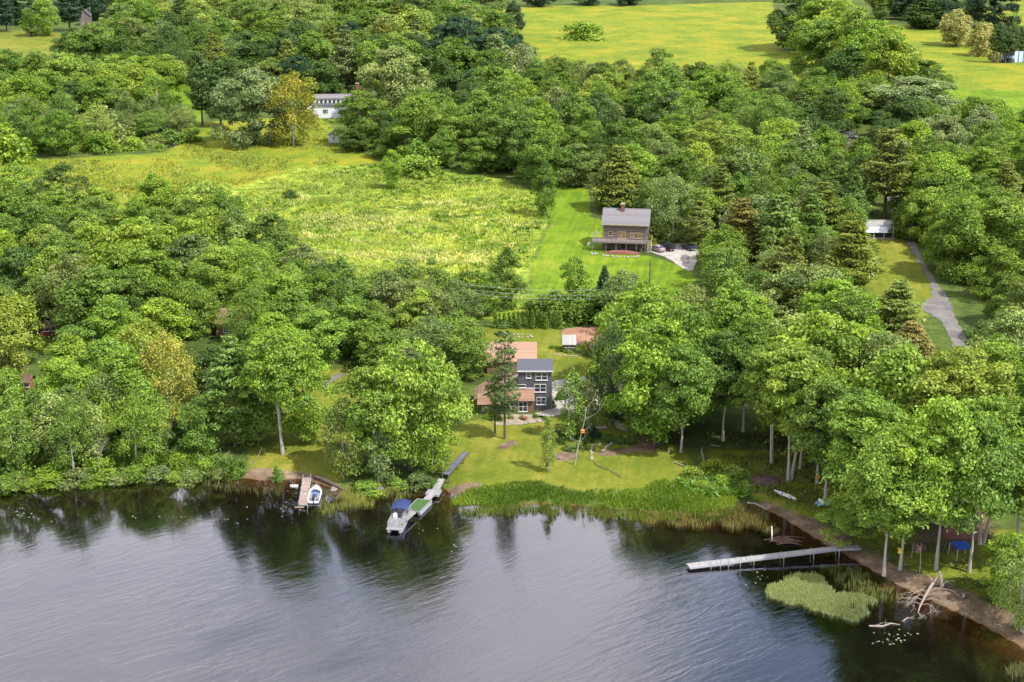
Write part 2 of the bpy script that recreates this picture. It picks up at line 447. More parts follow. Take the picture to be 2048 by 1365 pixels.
FIELD = [[(-100, 420), (-60, 345), (60, 322), (330, 305), (400, 262), (400, 245), (640, 232), (700, 290), (760, 325), (600, 345), (430, 400), (430, 470), (-60, 470)],
         [(990, 10), (1250, 12), (1545, 4), (1600, 130), (1600, 200), (1300, 200), (1040, 180), (1000, 110)],
         [(1560, 80), (1780, 50), (1900, 55), (2100, 100), (2100, 190), (1850, 182), (1780, 170), (1600, 220)],
         [(1975, 45), (1985, 20), (2015, -15), (2300, -15), (2300, 100), (2048, 60)]]
SAND = [[(488, 950), (500, 932), (600, 938), (650, 950), (660, 990), (600, 970), (480, 966)],
        [(870, 985), (905, 965), (965, 965), (960, 985), (930, 1000), (900, 1008)], [(790, 960), (860, 955), (880, 975), (780, 975)],
        [(1490, 998), (1535, 996), (1630, 1036), (1710, 1080), (1810, 1135), (1910, 1170), (2048, 1238), (2100, 1310), (2048, 1310), (1900, 1225), (1760, 1165), (1640, 1100), (1540, 1040)],
        [(1110, 905), (1155, 905), (1150, 922), (1105, 925)], [(1190, 905), (1250, 895), (1260, 905), (1200, 915)], [(1265, 870), (1300, 875), (1320, 905), (1265, 905)],
        [(1020, 880), (1040, 885), (1010, 900), (985, 898)]]
LITTER = [[(1810, 1005), (1860, 990), (1990, 1040), (1985, 1085), (1900, 1105), (1830, 1090)]]
zA = np.stack([zone(LAWN), zone(OLIVE), zone(MEADOW, 3.5), np.ones(GX.shape)], -1)
zB = np.stack([zone(FIELD, 4), zone(SAND, 1.6), zone(LITTER, 3), np.ones(GX.shape)], -1)
ny, nx = GX.shape
idx = np.arange(ny * nx).reshape(ny, nx)
F = np.stack([idx[:-1, :-1], idx[:-1, 1:], idx[1:, 1:], idx[1:, :-1]], -1).reshape(-1, 4)

m, n, l = newmat("ground")
co = coord(n, l)
za = n.new("ShaderNodeAttribute"); za.attribute_name = "zone"; sa = n.new("ShaderNodeSeparateColor"); l.new(za.outputs['Color'], sa.inputs[0])
zb = n.new("ShaderNodeAttribute"); zb.attribute_name = "zone_b"; sb = n.new("ShaderNodeSeparateColor"); l.new(zb.outputs['Color'], sb.inputs[0])
n1 = noise(n, l, 0.045, 7, 0.68, co); n2 = noise(n, l, 0.35, 6, 0.65, co); n3 = noise(n, l, 1.6, 5, 0.7, co)
edge = noise(n, l, 0.22, 5, 0.7, co)
def lay(base, z, col, w=0.06, ns=0.75):
    e = math_(n, l, 'ADD', z, math_(n, l, 'MULTIPLY', math_(n, l, 'SUBTRACT', edge, 0.5), ns))
    return mixc(n, l, maprange(n, l, e, 0.5 - w, 0.5 + w), base, col)
n4 = noise(n, l, 1.0, 3, 0.6, coord(n, l, (0.75, 0.035, 1), (0, 0, R(9))))
def combo(stops, fine=0.4, stripe=0.0):
    f = math_(n, l, 'ADD', math_(n, l, 'MULTIPLY', n1, 0.9 - fine), math_(n, l, 'MULTIPLY', n2, fine))
    f = math_(n, l, 'ADD', f, math_(n, l, 'MULTIPLY', math_(n, l, 'SUBTRACT', n3, 0.5), 0.25))
    if stripe: f = math_(n, l, 'ADD', f, math_(n, l, 'MULTIPLY', math_(n, l, 'SUBTRACT', n4, 0.5), stripe))
    return ramp(n, l, f, stops)
floor_c = combo([(0.4, (0.035, 0.05, 0.012)), (0.5, (0.06, 0.09, 0.016)), (0.6, (0.085, 0.095, 0.03))])
lawn_c = combo([(0.38, (0.062, 0.108, 0.006)), (0.46, (0.09, 0.145, 0.007)), (0.54, (0.125, 0.17, 0.010)), (0.62, (0.20, 0.19, 0.03))], 0.3, 0.3)
olive_c = combo([(0.38, (0.07, 0.095, 0.009)), (0.46, (0.103, 0.118, 0.013)), (0.54, (0.142, 0.138, 0.021)), (0.63, (0.20, 0.165, 0.05))], 0.3, 0.2)
mead_c = combo([(0.38, (0.06, 0.105, 0.009)), (0.46, (0.12, 0.175, 0.013)), (0.54, (0.24, 0.26, 0.04)), (0.63, (0.36, 0.34, 0.1))], 0.55)
field_c = combo([(0.37, (0.075, 0.115, 0.009)), (0.44, (0.115, 0.145, 0.011)), (0.5, (0.155, 0.160, 0.012)), (0.56, (0.19, 0.166, 0.015)), (0.63, (0.25, 0.25, 0.08))], 0.3)
sand_c = combo([(0.38, (0.075, 0.053, 0.035)), (0.5, (0.15, 0.108, 0.075)), (0.62, (0.28, 0.21, 0.15))], 0.5)
lit_c = combo([(0.4, (0.045, 0.045, 0.02)), (0.5, (0.085, 0.055, 0.03)), (0.6, (0.16, 0.085, 0.05))], 0.5)
c = floor_c
c = lay(c, sb.outputs[0], field_c, 0.12)
c = lay(c, sa.outputs[2], mead_c, 0.12)
c = lay(c, sa.outputs[0], lawn_c, 0.08, 0.45)
c = lay(c, sa.outputs[1], olive_c, 0.1)
c = lay(c, sb.outputs[2], lit_c, 0.2)
c = lay(c, sb.outputs[1], sand_c, 0.1)
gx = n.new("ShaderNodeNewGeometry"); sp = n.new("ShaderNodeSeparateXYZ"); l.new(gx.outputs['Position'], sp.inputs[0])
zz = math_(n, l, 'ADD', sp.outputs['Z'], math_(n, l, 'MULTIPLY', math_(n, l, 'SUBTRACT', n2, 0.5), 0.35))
bed = ramp(n, l, maprange(n, l, zz, -2.2, 0.15), [(0.0, (0.004, 0.005, 0.007)), (0.55, (0.02, 0.012, 0.006)), (0.8, (0.085, 0.04, 0.015)), (0.95, (0.10, 0.06, 0.03))])  # light lost in deeper water is put into the bed colour, over brown shallows
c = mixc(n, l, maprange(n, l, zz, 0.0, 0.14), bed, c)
h = math_(n, l, 'ADD', n3, math_(n, l, 'MULTIPLY', n2, 1.5))
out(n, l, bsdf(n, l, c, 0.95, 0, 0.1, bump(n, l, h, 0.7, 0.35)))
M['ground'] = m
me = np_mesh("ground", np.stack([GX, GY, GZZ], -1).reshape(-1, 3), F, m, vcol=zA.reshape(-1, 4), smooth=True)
a = me.color_attributes.new("zone_b", 'FLOAT_COLOR', 'POINT'); a.data.foreach_set("color", zB.reshape(-1, 4).astype(np.float32).ravel())
kind(link("ground", me), 'structure', "grassy lakeside land with lawns, meadow and woodland floor")

# lake surface: mirror-like water over a bed painted darker with depth, ripples lying along one wind direction, calmer in the lee of the shore
m, n, l = newmat("lake_water")
co = coord(n, l, (0.22, 0.95, 1), (0, 0, R(-36)))
co2 = coord(n, l, (0.8, 2.4, 1), (0, 0, R(-28)))
co3 = coord(n, l, (0.02, 0.035, 1), (0, 0, R(-20)))
w1 = noise(n, l, 1.0, 4, 0.6, co, 0.6); w2 = noise(n, l, 1.0, 3, 0.6, co2)
big = noise(n, l, 1.0, 3, 0.5, co3)
gx = n.new("ShaderNodeNewGeometry"); sp = n.new("ShaderNodeSeparateXYZ"); l.new(gx.outputs['Position'], sp.inputs[0])
open_ = maprange(n, l, math_(n, l, 'ADD', sp.outputs['Y'], math_(n, l, 'MULTIPLY', big, 16.0)), 220, 182, 0.05, 1.0)
open_ = math_(n, l, 'MULTIPLY', open_, maprange(n, l, sp.outputs['X'], 40, 62, 1.0, 0.35))
hgt = math_(n, l, 'ADD', math_(n, l, 'MULTIPLY', w1, 0.75), math_(n, l, 'MULTIPLY', w2, 0.25))
patch = noise(n, l, 1.0, 4, 0.6, coord(n, l, (0.05, 0.13, 1), (0, 0, R(-30))))
open_ = math_(n, l, 'MULTIPLY', open_, maprange(n, l, patch, 0.36, 0.6, 0.3, 1.15))
nb = bump(n, l, hgt, math_(n, l, 'MULTIPLY', open_, 0.8), 0.12)
fr = n.new("ShaderNodeFresnel"); fr.inputs['IOR'].default_value = 1.55; l.new(nb, fr.inputs['Normal'])
gl = n.new("ShaderNodeBsdfGlossy"); gl.inputs['Roughness'].default_value = 0.055; l.new(nb, gl.inputs['Normal'])
gl.inputs['Color'].default_value = (0.93, 0.93, 1.0, 1)
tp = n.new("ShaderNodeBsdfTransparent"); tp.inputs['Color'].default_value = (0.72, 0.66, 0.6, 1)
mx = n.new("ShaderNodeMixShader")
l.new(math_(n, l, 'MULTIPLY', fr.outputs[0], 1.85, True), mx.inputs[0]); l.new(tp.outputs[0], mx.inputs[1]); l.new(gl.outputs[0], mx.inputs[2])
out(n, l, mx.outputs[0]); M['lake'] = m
xw = np.linspace(-1500, 650, 4); yw = np.linspace(-600, 270, 4)
mb = MB(); mb.add([(-1600, -600, 0), (700, -600, 0), (700, 262, 0), (-1600, 262, 0)], [(0, 1, 2, 3)])
kind(mb.build("lake_water", m), 'structure', "dark rippled lake water reflecting a cloudy sky")

def jag(poly, step=2.0, amp=0.25, seed=1):
    r = random.Random(seed); q = []
    for i in range(len(poly)):
        a, b = poly[i], poly[(i + 1) % len(poly)]
        k = max(1, int(math.hypot(b[0] - a[0], b[1] - a[1]) / step))
        for j in range(k):
            t = j / k; q.append((a[0] + (b[0] - a[0]) * t + r.uniform(-amp, amp), a[1] + (b[1] - a[1]) * t + r.uniform(-amp, amp)))
    return q
def smooth_poly(p, it=2):
    p = [tuple(x) for x in p]
    for _ in range(it):
        q = []
        for i in range(len(p)):
            a, b = p[i], p[(i + 1) % len(p)]
            q += [(a[0] * .75 + b[0] * .25, a[1] * .75 + b[1] * .25), (a[0] * .25 + b[0] * .75, a[1] * .25 + b[1] * .75)]
        p = q
    return p
def sheet(name, px, mat, dz, label, amp=0.2, seed=1, sm=1):
    q = jag(smooth_poly(W(px), sm), 1.5, amp, seed)
    mb = MB(); mb.add([(x, y, GZ + dz) for x, y in q], [tuple(range(len(q)))])
    o = mb.build(name, mat)
    if o.data.polygons[0].normal.z < 0: o.data.flip_normals()
    return kind(o, 'structure', label)
def gravel(name, c0, c1, c2, sc_=0.5):
    m, n, l = newmat(name); co = coord(n, l)
    f = math_(n, l, 'ADD', math_(n, l, 'MULTIPLY', noise(n, l, sc_, 6, 0.65, co), 0.6), math_(n, l, 'MULTIPLY', noise(n, l, 6, 4, 0.7, co), 0.4))
    out(n, l, bsdf(n, l, ramp(n, l, f, [(0.32, c0), (0.5, c1), (0.68, c2)]), 0.95, 0, 0.15, bump(n, l, f, 0.6, 0.1)))
    return m
M['road'] = gravel("worn_asphalt", (0.06, 0.055, 0.053), (0.1, 0.093, 0.09), (0.16, 0.145, 0.135), 0.3)
M['gravel_pale'] = gravel("pale_gravel", (0.15, 0.135, 0.122), (0.24, 0.218, 0.2), (0.33, 0.305, 0.285))
M['soil'] = gravel("bare_soil", (0.12, 0.065, 0.04), (0.2, 0.11, 0.07), (0.28, 0.17, 0.12), 0.25)
sheet("road", [(1765, 380), (1808, 380), (1822, 440), (1835, 500), (1868, 560), (1900, 600), (1905, 625), (1925, 665), (1960, 720), (1920, 730), (1895, 660), (1868, 630), (1842, 622), (1845, 605), (1870, 592), (1850, 545), (1822, 500), (1800, 450)],
      M['road'], 0.05, "narrow grey road under roadside trees", 0.4, 3)
sheet("driveway", [(1100, 762), (1150, 756), (1200, 748), (1260, 740), (1262, 790), (1235, 845), (1250, 850), (1232, 860), (1215, 820), (1180, 822), (1130, 828), (1085, 838), (1060, 830), (1104, 818), (1106, 780)],
      M['gravel_pale'], 0.05, "pale gravel drive beside the dark tower house", 0.25, 4)
sheet("driveway", [(1300, 498), (1318, 488), (1392, 488), (1400, 500), (1392, 530), (1382, 545), (1362, 535), (1335, 516), (1302, 506)],
      M['gravel_pale'], 0.06, "pale gravel parking place beside the grey house", 0.2, 5)
sheet("tarmac_patch", [(1358, 512), (1376, 508), (1384, 528), (1362, 526)], M['road'], 0.075, "dark tarmac patch on the pale drive", 0.3, 7)
sheet("bare_soil", [(1120, 660), (1150, 655), (1210, 655), (1215, 690), (1205, 706), (1160, 692), (1122, 676)], M['soil'], 0.06, "bare brown garden soil behind the pale roofed shed", 0.35, 6)
sheet("path", [(640, 772), (662, 752), (690, 745), (690, 752), (668, 762), (652, 780)], M['road'], 0.05, "short pale path between trees", 0.2, 8)
sheet("garden_bed", [(985, 838), (1000, 828), (1080, 830), (1100, 836), (1085, 846), (1030, 852), (985, 850)], gravel("bed_gravel", (0.1, 0.08, 0.055), (0.18, 0.15, 0.11), (0.3, 0.27, 0.22), 1.0), 0.05, "stony garden bed in front of the tower house", 0.3, 9)
# ponds
m, n, l = newmat("pond_water")
g = n.new("ShaderNodeBsdfGlossy"); g.inputs['Roughness'].default_value = 0.04; g.inputs['Color'].default_value = (0.95, 0.95, 1, 1)
d = n.new("ShaderNodeBsdfDiffuse"); d.inputs['Color'].default_value = (0.02, 0.02, 0.015, 1)
f = n.new("ShaderNodeFresnel"); f.inputs['IOR'].default_value = 1.6
mx = n.new("ShaderNodeMixShader"); l.new(math_(n, l, 'MULTIPLY', f.outputs[0], 1.4, True), mx.inputs[0]); l.new(d.outputs[0], mx.inputs[1]); l.new(g.outputs[0], mx.inputs[2]); out(n, l, mx.outputs[0])
M['pond'] = m
sheet("pond_water", [(1972, 116), (1985, 107), (2020, 101), (2070, 100), (2080, 118), (2040, 126), (1990, 127)], m, 0.06, "small bright pond beyond dark pines", 0.2, 11, 2)
sheet("pond_water", [(228, 284), (270, 277), (345, 279), (360, 290), (330, 299), (250, 295)], m, 0.06, "small dark pond between shrubs", 0.2, 12, 2)

# ------------------------------------------------------------------ grass, reeds and water plants: uncountable, one object per patch
def scatter_xy(poly, nmax, seed, dens=None):
    r = np.random.default_rng(seed); lo, hi = poly.min(0), poly.max(0)
    p = r.uniform(lo, hi, (nmax, 2)); p = p[inside(poly, p[:, 0], p[:, 1])]
    return p
def clump_noise(p, k, seed):
    r = np.random.default_rng(seed); v = np.zeros(len(p))
    for i in range(5):
        a = r.uniform(0, 2 * PI); f = k * (1.6 ** i); ph = r.uniform(0, 6.28)
        b = r.uniform(0, 2 * PI)
        v += np.sin(p[:, 0] * f * math.cos(a) + p[:, 1] * f * math.sin(a) + ph + 1.5 * np.sin(p[:, 0] * f * .7 * math.cos(b) + p[:, 1] * f * .7 * math.sin(b))) / (1.3 ** i)
    return v / 2.6
def blades(name, poly_px, count, h0, h1, w, color, label, cat_kind, z=GZ, per=5, spread=0.35, lean=0.35, seed=1, zone_k=0.25, thr=-9, lake=False, tint_k=0.12, fray=0.0):
    poly = W(poly_px, max(z, 0)); p = scatter_xy(poly, count, seed)
    if fray: p = p[sdist(poly, p[:, 0], p[:, 1]) > fray * np.clip(clump_noise(p, 0.8 / fray ** .5, seed + 21) * 1.3 + 0.35, 0, 2)]
    cn = clump_noise(p, zone_k, seed + 7); p = p[cn > thr]; cn = cn[cn > thr]
    r = np.random.default_rng(seed + 3)
    N = len(p)
    tn = np.clip(0.5 + 0.6 * clump_noise(p, tint_k, seed + 11), 0, 1)
    hh = r.uniform(h0, h1, N) * (1 + 0.3 * cn.clip(-1, 1))
    base = np.repeat(p, per, 0) + r.normal(0, spread, (N * per, 2))
    hh = np.repeat(hh, per) * r.uniform(0.7, 1.15, N * per)
    tn = np.clip(np.repeat(tn, per) + r.normal(0, 0.15, N * per), 0, 1)
    if lake or z < GZ:
        bz = land_z(-sdist(LAKE, base[:, 0], base[:, 1])); bz = np.maximum(bz, -0.6)
    else: bz = np.full(len(base), z)
    ang = r.uniform(0, 2 * PI, len(base)); ln = r.normal(0, lean, (len(base), 2)) * hh[:, None]
    wx = np.cos(ang) * w / 2 * r.uniform(0.7, 1.3, len(base)); wy = np.sin(ang) * w / 2 * r.uniform(0.7, 1.3, len(base))
    top = np.where(bz < 0, hh, bz + hh)
    A = np.stack([base[:, 0] - wx, base[:, 1] - wy, bz], -1); B = np.stack([base[:, 0] + wx, base[:, 1] + wy, bz], -1)
    Cc = np.stack([base[:, 0] + ln[:, 0] + wx * .25, base[:, 1] + ln[:, 1] + wy * .25, top], -1); D = np.stack([base[:, 0] + ln[:, 0] - wx * .25, base[:, 1] + ln[:, 1] - wy * .25, top], -1)
    V = np.stack([A, B, Cc, D], 1).reshape(-1, 3); Fq = np.arange(len(base) * 4).reshape(-1, 4)
    o = link(name, np_mesh(name, V, Fq, M['blade'], face_attr=tn)); o.color = (*color, 1)
    o["kind"] = "stuff"; o["label"] = label
    return o
blades("meadow_grass", [(440, 400), (600, 338), (760, 334), (900, 348), (1000, 360), (1070, 388), (1098, 437), (1088, 465), (1062, 525), (1050, 600), (980, 600), (700, 600), (640, 560), (440, 520)],
       30000, 0.22, 0.55, 0.26, (0.265, 0.31, 0.042), "tall pale yellow-green meadow grass", 'stuff', per=4, spread=0.6, lean=0.9, seed=2, zone_k=0.35, thr=-0.3, fray=4, tint_k=.16)
blades("meadow_weeds", [(440, 395), (600, 336), (760, 331), (900, 346), (1000, 358), (1075, 385), (1100, 437), (1088, 465), (1062, 525), (1050, 600), (980, 600), (700, 600), (640, 560), (440, 520)],
       5200, 0.3, 0.75, 0.42, (0.11, 0.185, 0.014), "darker green weed tufts scattered through the pale meadow", 'stuff', per=7, spread=0.4, lean=0.7, seed=3, zone_k=0.12, thr=-0.1, fray=4, tint_k=.2)
blades("meadow_drifts", [(450, 440), (560, 425), (700, 420), (900, 400), (1040, 420), (1085, 450), (1060, 520), (960, 540), (700, 560), (600, 500), (590, 350), (700, 340), (760, 370), (640, 395)],
       9000, 0.35, 0.7, 0.3, (0.42, 0.41, 0.13), "pale seed-headed grass drifts across the meadow", 'stuff', per=5, spread=0.5, lean=0.9, seed=5, zone_k=0.2, thr=0.12, fray=5, tint_k=.3)
blades("field_grass", [(60, 325), (330, 308), (420, 262), (640, 240), (690, 290), (740, 325), (600, 340), (430, 385), (420, 430), (60, 420)],
       12000, 0.3, 0.7, 0.3, (0.195, 0.215, 0.026), "golden uncut grass below the white farmhouse", 'stuff', per=4, spread=0.5, lean=0.5, seed=4, zone_k=0.15, thr=-0.25, fray=5)
blades("sedge_grass", [(905, 990), (960, 976), (1000, 972), (1090, 970), (1180, 985), (1250, 988), (1290, 972), (1360, 962), (1420, 975), (1490, 990), (1450, 1018), (1400, 1026), (1300, 1020), (1200, 1010), (1100, 1006), (1000, 1008), (910, 1004)],
       13000, 0.18, 0.5, 0.14, (0.125, 0.195, 0.014), "bright green sedge grass between the front lawn and the water", 'stuff', z=0.5, per=5, spread=0.28, lean=0.35, seed=6, zone_k=0.5, thr=-0.75, fray=1.5)
blades("reeds", [(900, 1000), (1000, 1003), (1100, 1000), (1200, 1006), (1300, 1014), (1400, 1022), (1470, 1020), (1440, 1044), (1300, 1042), (1200, 1033), (1100, 1027), (1000, 1030), (930, 1028)],
       2600, 0.35, 0.85, 0.12, (0.10, 0.135, 0.014), "green reeds standing in the water before the front lawn", 'stuff', z=0.5, per=5, spread=0.25, lean=0.22, seed=7, zone_k=0.55, thr=-0.15, fray=1.6)
blades("reeds", [(1180, 1020), (1300, 1022), (1400, 1020), (1500, 1000), (1545, 1025), (1560, 1060), (1450, 1052), (1330, 1046), (1200, 1034)],
       3000, 0.3, 0.7, 0.14, (0.13, 0.115, 0.03), "brown-tipped marsh sedge in the shallow corner", 'stuff', z=0.5, per=5, spread=0.3, lean=0.4, seed=8, zone_k=0.6, thr=-0.2, fray=1.5)
blades("reeds", [(640, 1000), (700, 975), (790, 968), (830, 985), (800, 1000), (700, 1010), (645, 1022)],
       1000, 0.35, 0.8, 0.11, (0.15, 0.17, 0.035), "thin olive reeds standing in the shallows by the motorboat", 'stuff', z=0.5, per=4, spread=0.3, lean=0.2, seed=9, zone_k=0.6, thr=-0.2)
blades("reeds", [(395, 950), (470, 960), (560, 972), (560, 985), (430, 975)],
       260, 0.2, 0.45, 0.09, (0.15, 0.16, 0.07), "sparse pale reeds in the shallows of the left shore", 'stuff', z=0.5, per=3, spread=0.3, lean=0.25, seed=10, zone_k=0.6)
blades("reeds", [(1650, 1130), (1700, 1128), (1780, 1172), (1800, 1190), (1750, 1195), (1690, 1170)],
       420, 0.3, 0.7, 0.13, (0.10, 0.12, 0.03), "loose dark reeds between the long dock and the fallen tree", 'stuff', z=0.5, per=4, spread=0.35, lean=0.3, seed=12, zone_k=0.6, thr=-0.1)
blades("reeds", [(2020, 1330), (2070, 1322), (2080, 1350), (2025, 1348)],
       300, 0.5, 0.9, 0.13, (0.18, 0.18, 0.07), "pale reed tuft in the water at the right edge", 'stuff', z=0.5, per=4, spread=0.3, lean=0.25, seed=13)
blades("water_weeds", smooth_poly([(1527, 1188), (1550, 1162), (1595, 1145), (1640, 1150), (1668, 1178), (1664, 1192), (1690, 1184), (1725, 1188), (1752, 1200), (1745, 1212), (1720, 1210), (1740, 1225), (1722, 1243), (1690, 1243), (1640, 1222), (1570, 1207)], 2),
       17000, 0.12, 0.42, 0.12, (0.20, 0.235, 0.095), "dense pale sage-green water weeds beside the long dock", 'stuff', z=0.0, per=4, spread=0.22, lean=0.25, seed=14, zone_k=0.9, thr=-0.55, fray=0.8)
blades("undergrowth", [(1360, 965), (1420, 935), (1500, 960), (1490, 990), (1400, 990)],
       1500, 0.4, 0.9, 0.4, (0.085, 0.17, 0.018), "bright leafy undergrowth on the bank below the dark wood", 'stuff', per=5, spread=0.4, lean=0.6, seed=15)
blades("undergrowth", [(1420, 860), (1640, 880), (1720, 960), (1660, 1030), (1580, 1010), (1500, 975), (1430, 960)],
       2600, 0.15, 0.45, 0.25, (0.07, 0.10, 0.02), "low grass and ferns under the tall shore maples", 'stuff', per=4, spread=0.5, lean=0.6, seed=16, thr=-0.1)
blades("undergrowth", [(1700, 1100), (1760, 1085), (2060, 1090), (2060, 1240), (1930, 1182), (1800, 1132)],
       2600, 0.1, 0.3, 0.2, (0.08, 0.10, 0.018), "short rough grass on the right bank", 'stuff', per=4, spread=0.4, lean=0.5, seed=17, thr=0.0)
blades("undergrowth", [(-60, 935), (330, 915), (400, 925), (480, 935), (470, 950), (370, 945), (200, 950), (0, 962), (-60, 968)],
       5200, 0.5, 1.3, 0.5, (0.085, 0.14, 0.016), "tangled green undergrowth along the foot of the left shore trees", 'stuff', z=0.6, per=5, spread=0.5, lean=0.7, seed=18, thr=-0.5)
blades("undergrowth", [(-60, 870), (420, 850), (420, 915), (330, 915), (-60, 932)],
       5200, 0.4, 1.2, 0.5, (0.09, 0.145, 0.016), "dim undergrowth beneath the birches of the left shore", 'stuff', per=5, spread=0.6, lean=0.7, seed=19, thr=-0.3)
def pads(name, spots, color, label, seed):
    r = random.Random(seed); V = []; Fq = []
    for (u, v, ru, rv, k) in spots:
        for _ in range(k):
            p = P(u + r.gauss(0, ru), v + r.gauss(0, rv), 0.0); s = r.uniform(0.06, 0.17); a0 = r.uniform(0, 6)
            b = len(V)
            for k2 in range(8): V.append((p.x + s * math.cos(a0 + k2 * .785), p.y + s * math.sin(a0 + k2 * .785), 0.015 + r.uniform(0, 0.01)))
            Fq.append(list(range(b, b + 8)))
    o = link(name, np_mesh(name, V, Fq, M['pad'])); o["kind"] = "stuff"; o["label"] = label
    return o
M['pad'] = plain("lily_pad", (0.13, 0.15, 0.11), 0.5, 0, 0.3, 2.0, 0.5)
pads("lily_pads", [(30, 1025, 22, 7, 18), (130, 1040, 60, 5, 8), (420, 1040, 60, 5, 18), (560, 1015, 40, 12, 14), (590, 1002, 8, 10, 10)], 0, "small pale lily pads scattered off the left shore", 1)
pads("lily_pads", [(925, 1090, 14, 9, 10), (860, 1060, 20, 12, 8), (1240, 1035, 10, 4, 14), (1520, 1150, 25, 12, 14)], 0, "small pale lily pads off the reed edge", 2)
pads("lily_pads", [(1800, 1275, 28, 8, 18), (1770, 1280, 12, 6, 10)], 0, "small pale lily pads off the fallen tree", 3)
# ------------------------------------------------------------------ trees: prototypes (a trunk mesh and a crown mesh each), true metres
def unit(v): return v / np.maximum(np.linalg.norm(v, axis=-1, keepdims=True), 1e-9)
def cards(c, nrm, size, aspect, r, along=None):
    """leaf sprays: one pointed quad each, at c, facing nrm"""
    N = len(c); nrm = unit(nrm)
    a = along if along is not None else r.normal(size=(N, 3))
    a = unit(a - nrm * (a * nrm).sum(-1, keepdims=True)); b = np.cross(nrm, a)
    s = np.asarray(size).reshape(-1, 1) * np.ones((N, 1)); w = s * aspect
    dr = nrm * s * 0.22
    return np.stack([c + a * s - dr, c + b * w, c - a * s - dr * .6, c - b * w], 1).reshape(-1, 3)
def quads(nv): return np.arange(nv).reshape(-1, 4)
PROF = {'round': lambda t: np.sqrt(np.clip(1 - (2 * t - 0.9) ** 2 / 1.22, 0, 1)),
        'oval': lambda t: np.clip(np.sin(PI * np.clip(t, 0.03, 1) ** 0.8), 0, 1) ** 0.75,
        'vase': lambda t: np.clip(np.sin(PI * (0.12 + 0.86 * t) ** 1.6), 0, 1) ** 0.8,
        'dome': lambda t: np.sqrt(np.clip(1 - t ** 2.2, 0, 1)) * (0.75 + 0.25 * np.clip(t * 5, 0, 1)),
        'cone': lambda t: np.clip(1.05 - t, 0.03, 1) ** 0.8}
def broadleaf(name, seed, H, Rr, base, K, nl, leaf, prof='round', clump=0.33, flat=0.55, trunk_r=0.22, stems=1, loose=0.0, bark='bark', aspect=0.55, limbs=9, droop=0.0, rag=0.12):
    r = np.random.default_rng(seed); z0 = H * base; hc = H - z0
    ph = r.uniform(0, 6.28, 5); cs = []; rad = []
    lean = r.normal(0, 0.07, 2) * Rr
    for i in range(K):
        t = ((i + 0.5) / K) ** 0.85; t = np.clip(t + r.normal(0, 0.08), 0.02, 0.985)
        a = i * 2.39996 + r.normal(0, 0.5)
        lob = 1 + 0.22 * math.sin(2 * a + ph[0]) + 0.16 * math.sin(3 * a + ph[1]) * math.cos(4 * t + ph[2]) + 0.12 * math.sin(5 * a + 6 * t + ph[3])
        k = Rr * clump * float(np.clip(r.lognormal(0, 0.34), 0.5, 1.9)) * (0.78 if t > 0.85 else 1)
        rr = float(PROF[prof](np.array(t))) * Rr * lob * (r.uniform(0.6, 1.0) if r.random() > 0.2 else r.uniform(0.05, 0.6))
        rr = max(0.0, min(rr, Rr * 1.15 - k * 0.4))
        cs.append((rr * math.cos(a) + lean[0] * t, rr * math.sin(a) + lean[1] * t, z0 + t * hc - k * flat * 0.7)); rad.append(k)
    cs = np.array(cs); rad = np.array(rad)
    P_, N_, S_, T_, A_ = [], [], [], [], []
    mid = np.array([0, 0, z0 + hc * 0.4])
    for c, k in zip(cs, rad):
        n_ = int(nl * (k / (Rr * clump)) ** 1.8)
        d = unit(r.normal(size=(n_ * 2, 3))); o_ = unit((c - mid)[None])[0]
        w_ = d[:, 2] * 0.8 + (d * o_).sum(1) * 0.5
        d = d[w_ > -0.55 + 0.45 * r.random(len(d))][:n_]
        f_ = flat * r.uniform(0.8, 1.25)
        sh = np.clip(1 - np.abs(r.normal(0, 0.2 + loose, len(d))), 0.2, 1.25) * (1 + 0.2 * np.sin(d[:, 0] * 6 + c[0] * 3) * np.cos(d[:, 1] * 5 + c[1] * 3 + d[:, 2] * 4))
        far = r.random(len(d)) < rag
        sh = np.where(far, sh * r.uniform(1.1, 1.5, len(d)), sh)
        p = c + d * k * sh[:, None] * np.array([1, 1, f_])
        if droop: p[:, 2] -= droop * (np.hypot(p[:, 0] - c[0], p[:, 1] - c[1]) / k) ** 2
        P_.append(p); N_.append(d * 0.7 + np.array([0, 0, 0.35]) + r.normal(0, 0.6, (len(d), 3)))
        S_.append(r.uniform(0.65, 1.35, len(d)) * leaf); T_.append(np.clip(r.normal(0.5, 0.16) + r.normal(0, 0.25, len(d)), 0, 1))
    p = np.concatenate(P_); V = cards(p, np.concatenate(N_), np.concatenate(S_), aspect, r)
    crown = np_mesh(name + "_crown", V, quads(len(V)), M['leaf'], face_attr=np.concatenate(T_))
    mb = MB(); rs = random.Random(seed)
    for s in range(stems):
        a = 6.28 * s / max(1, stems) + rs.random(); o = 0.0 if stems == 1 else trunk_r * 1.3
        lean = 0.0 if stems == 1 else 0.09
        pts = []; rr = []
        for j in range(6):
            t = j / 5; z = H * 0.82 * t
            pts.append((o * math.cos(a) + lean * z * math.cos(a) + rs.uniform(-.12, .12) * (j > 0), o * math.sin(a) + lean * z * math.sin(a) + rs.uniform(-.12, .12) * (j > 0), z - 0.15 * (j == 0)))
            rr.append(trunk_r * (1.55 if j == 0 else 1.0 - 0.82 * t) + 0.015)
        mb.tube(pts, rr, 7)
    order = sorted(range(K), key=lambda i: cs[i][2])[::max(1, K // limbs)]
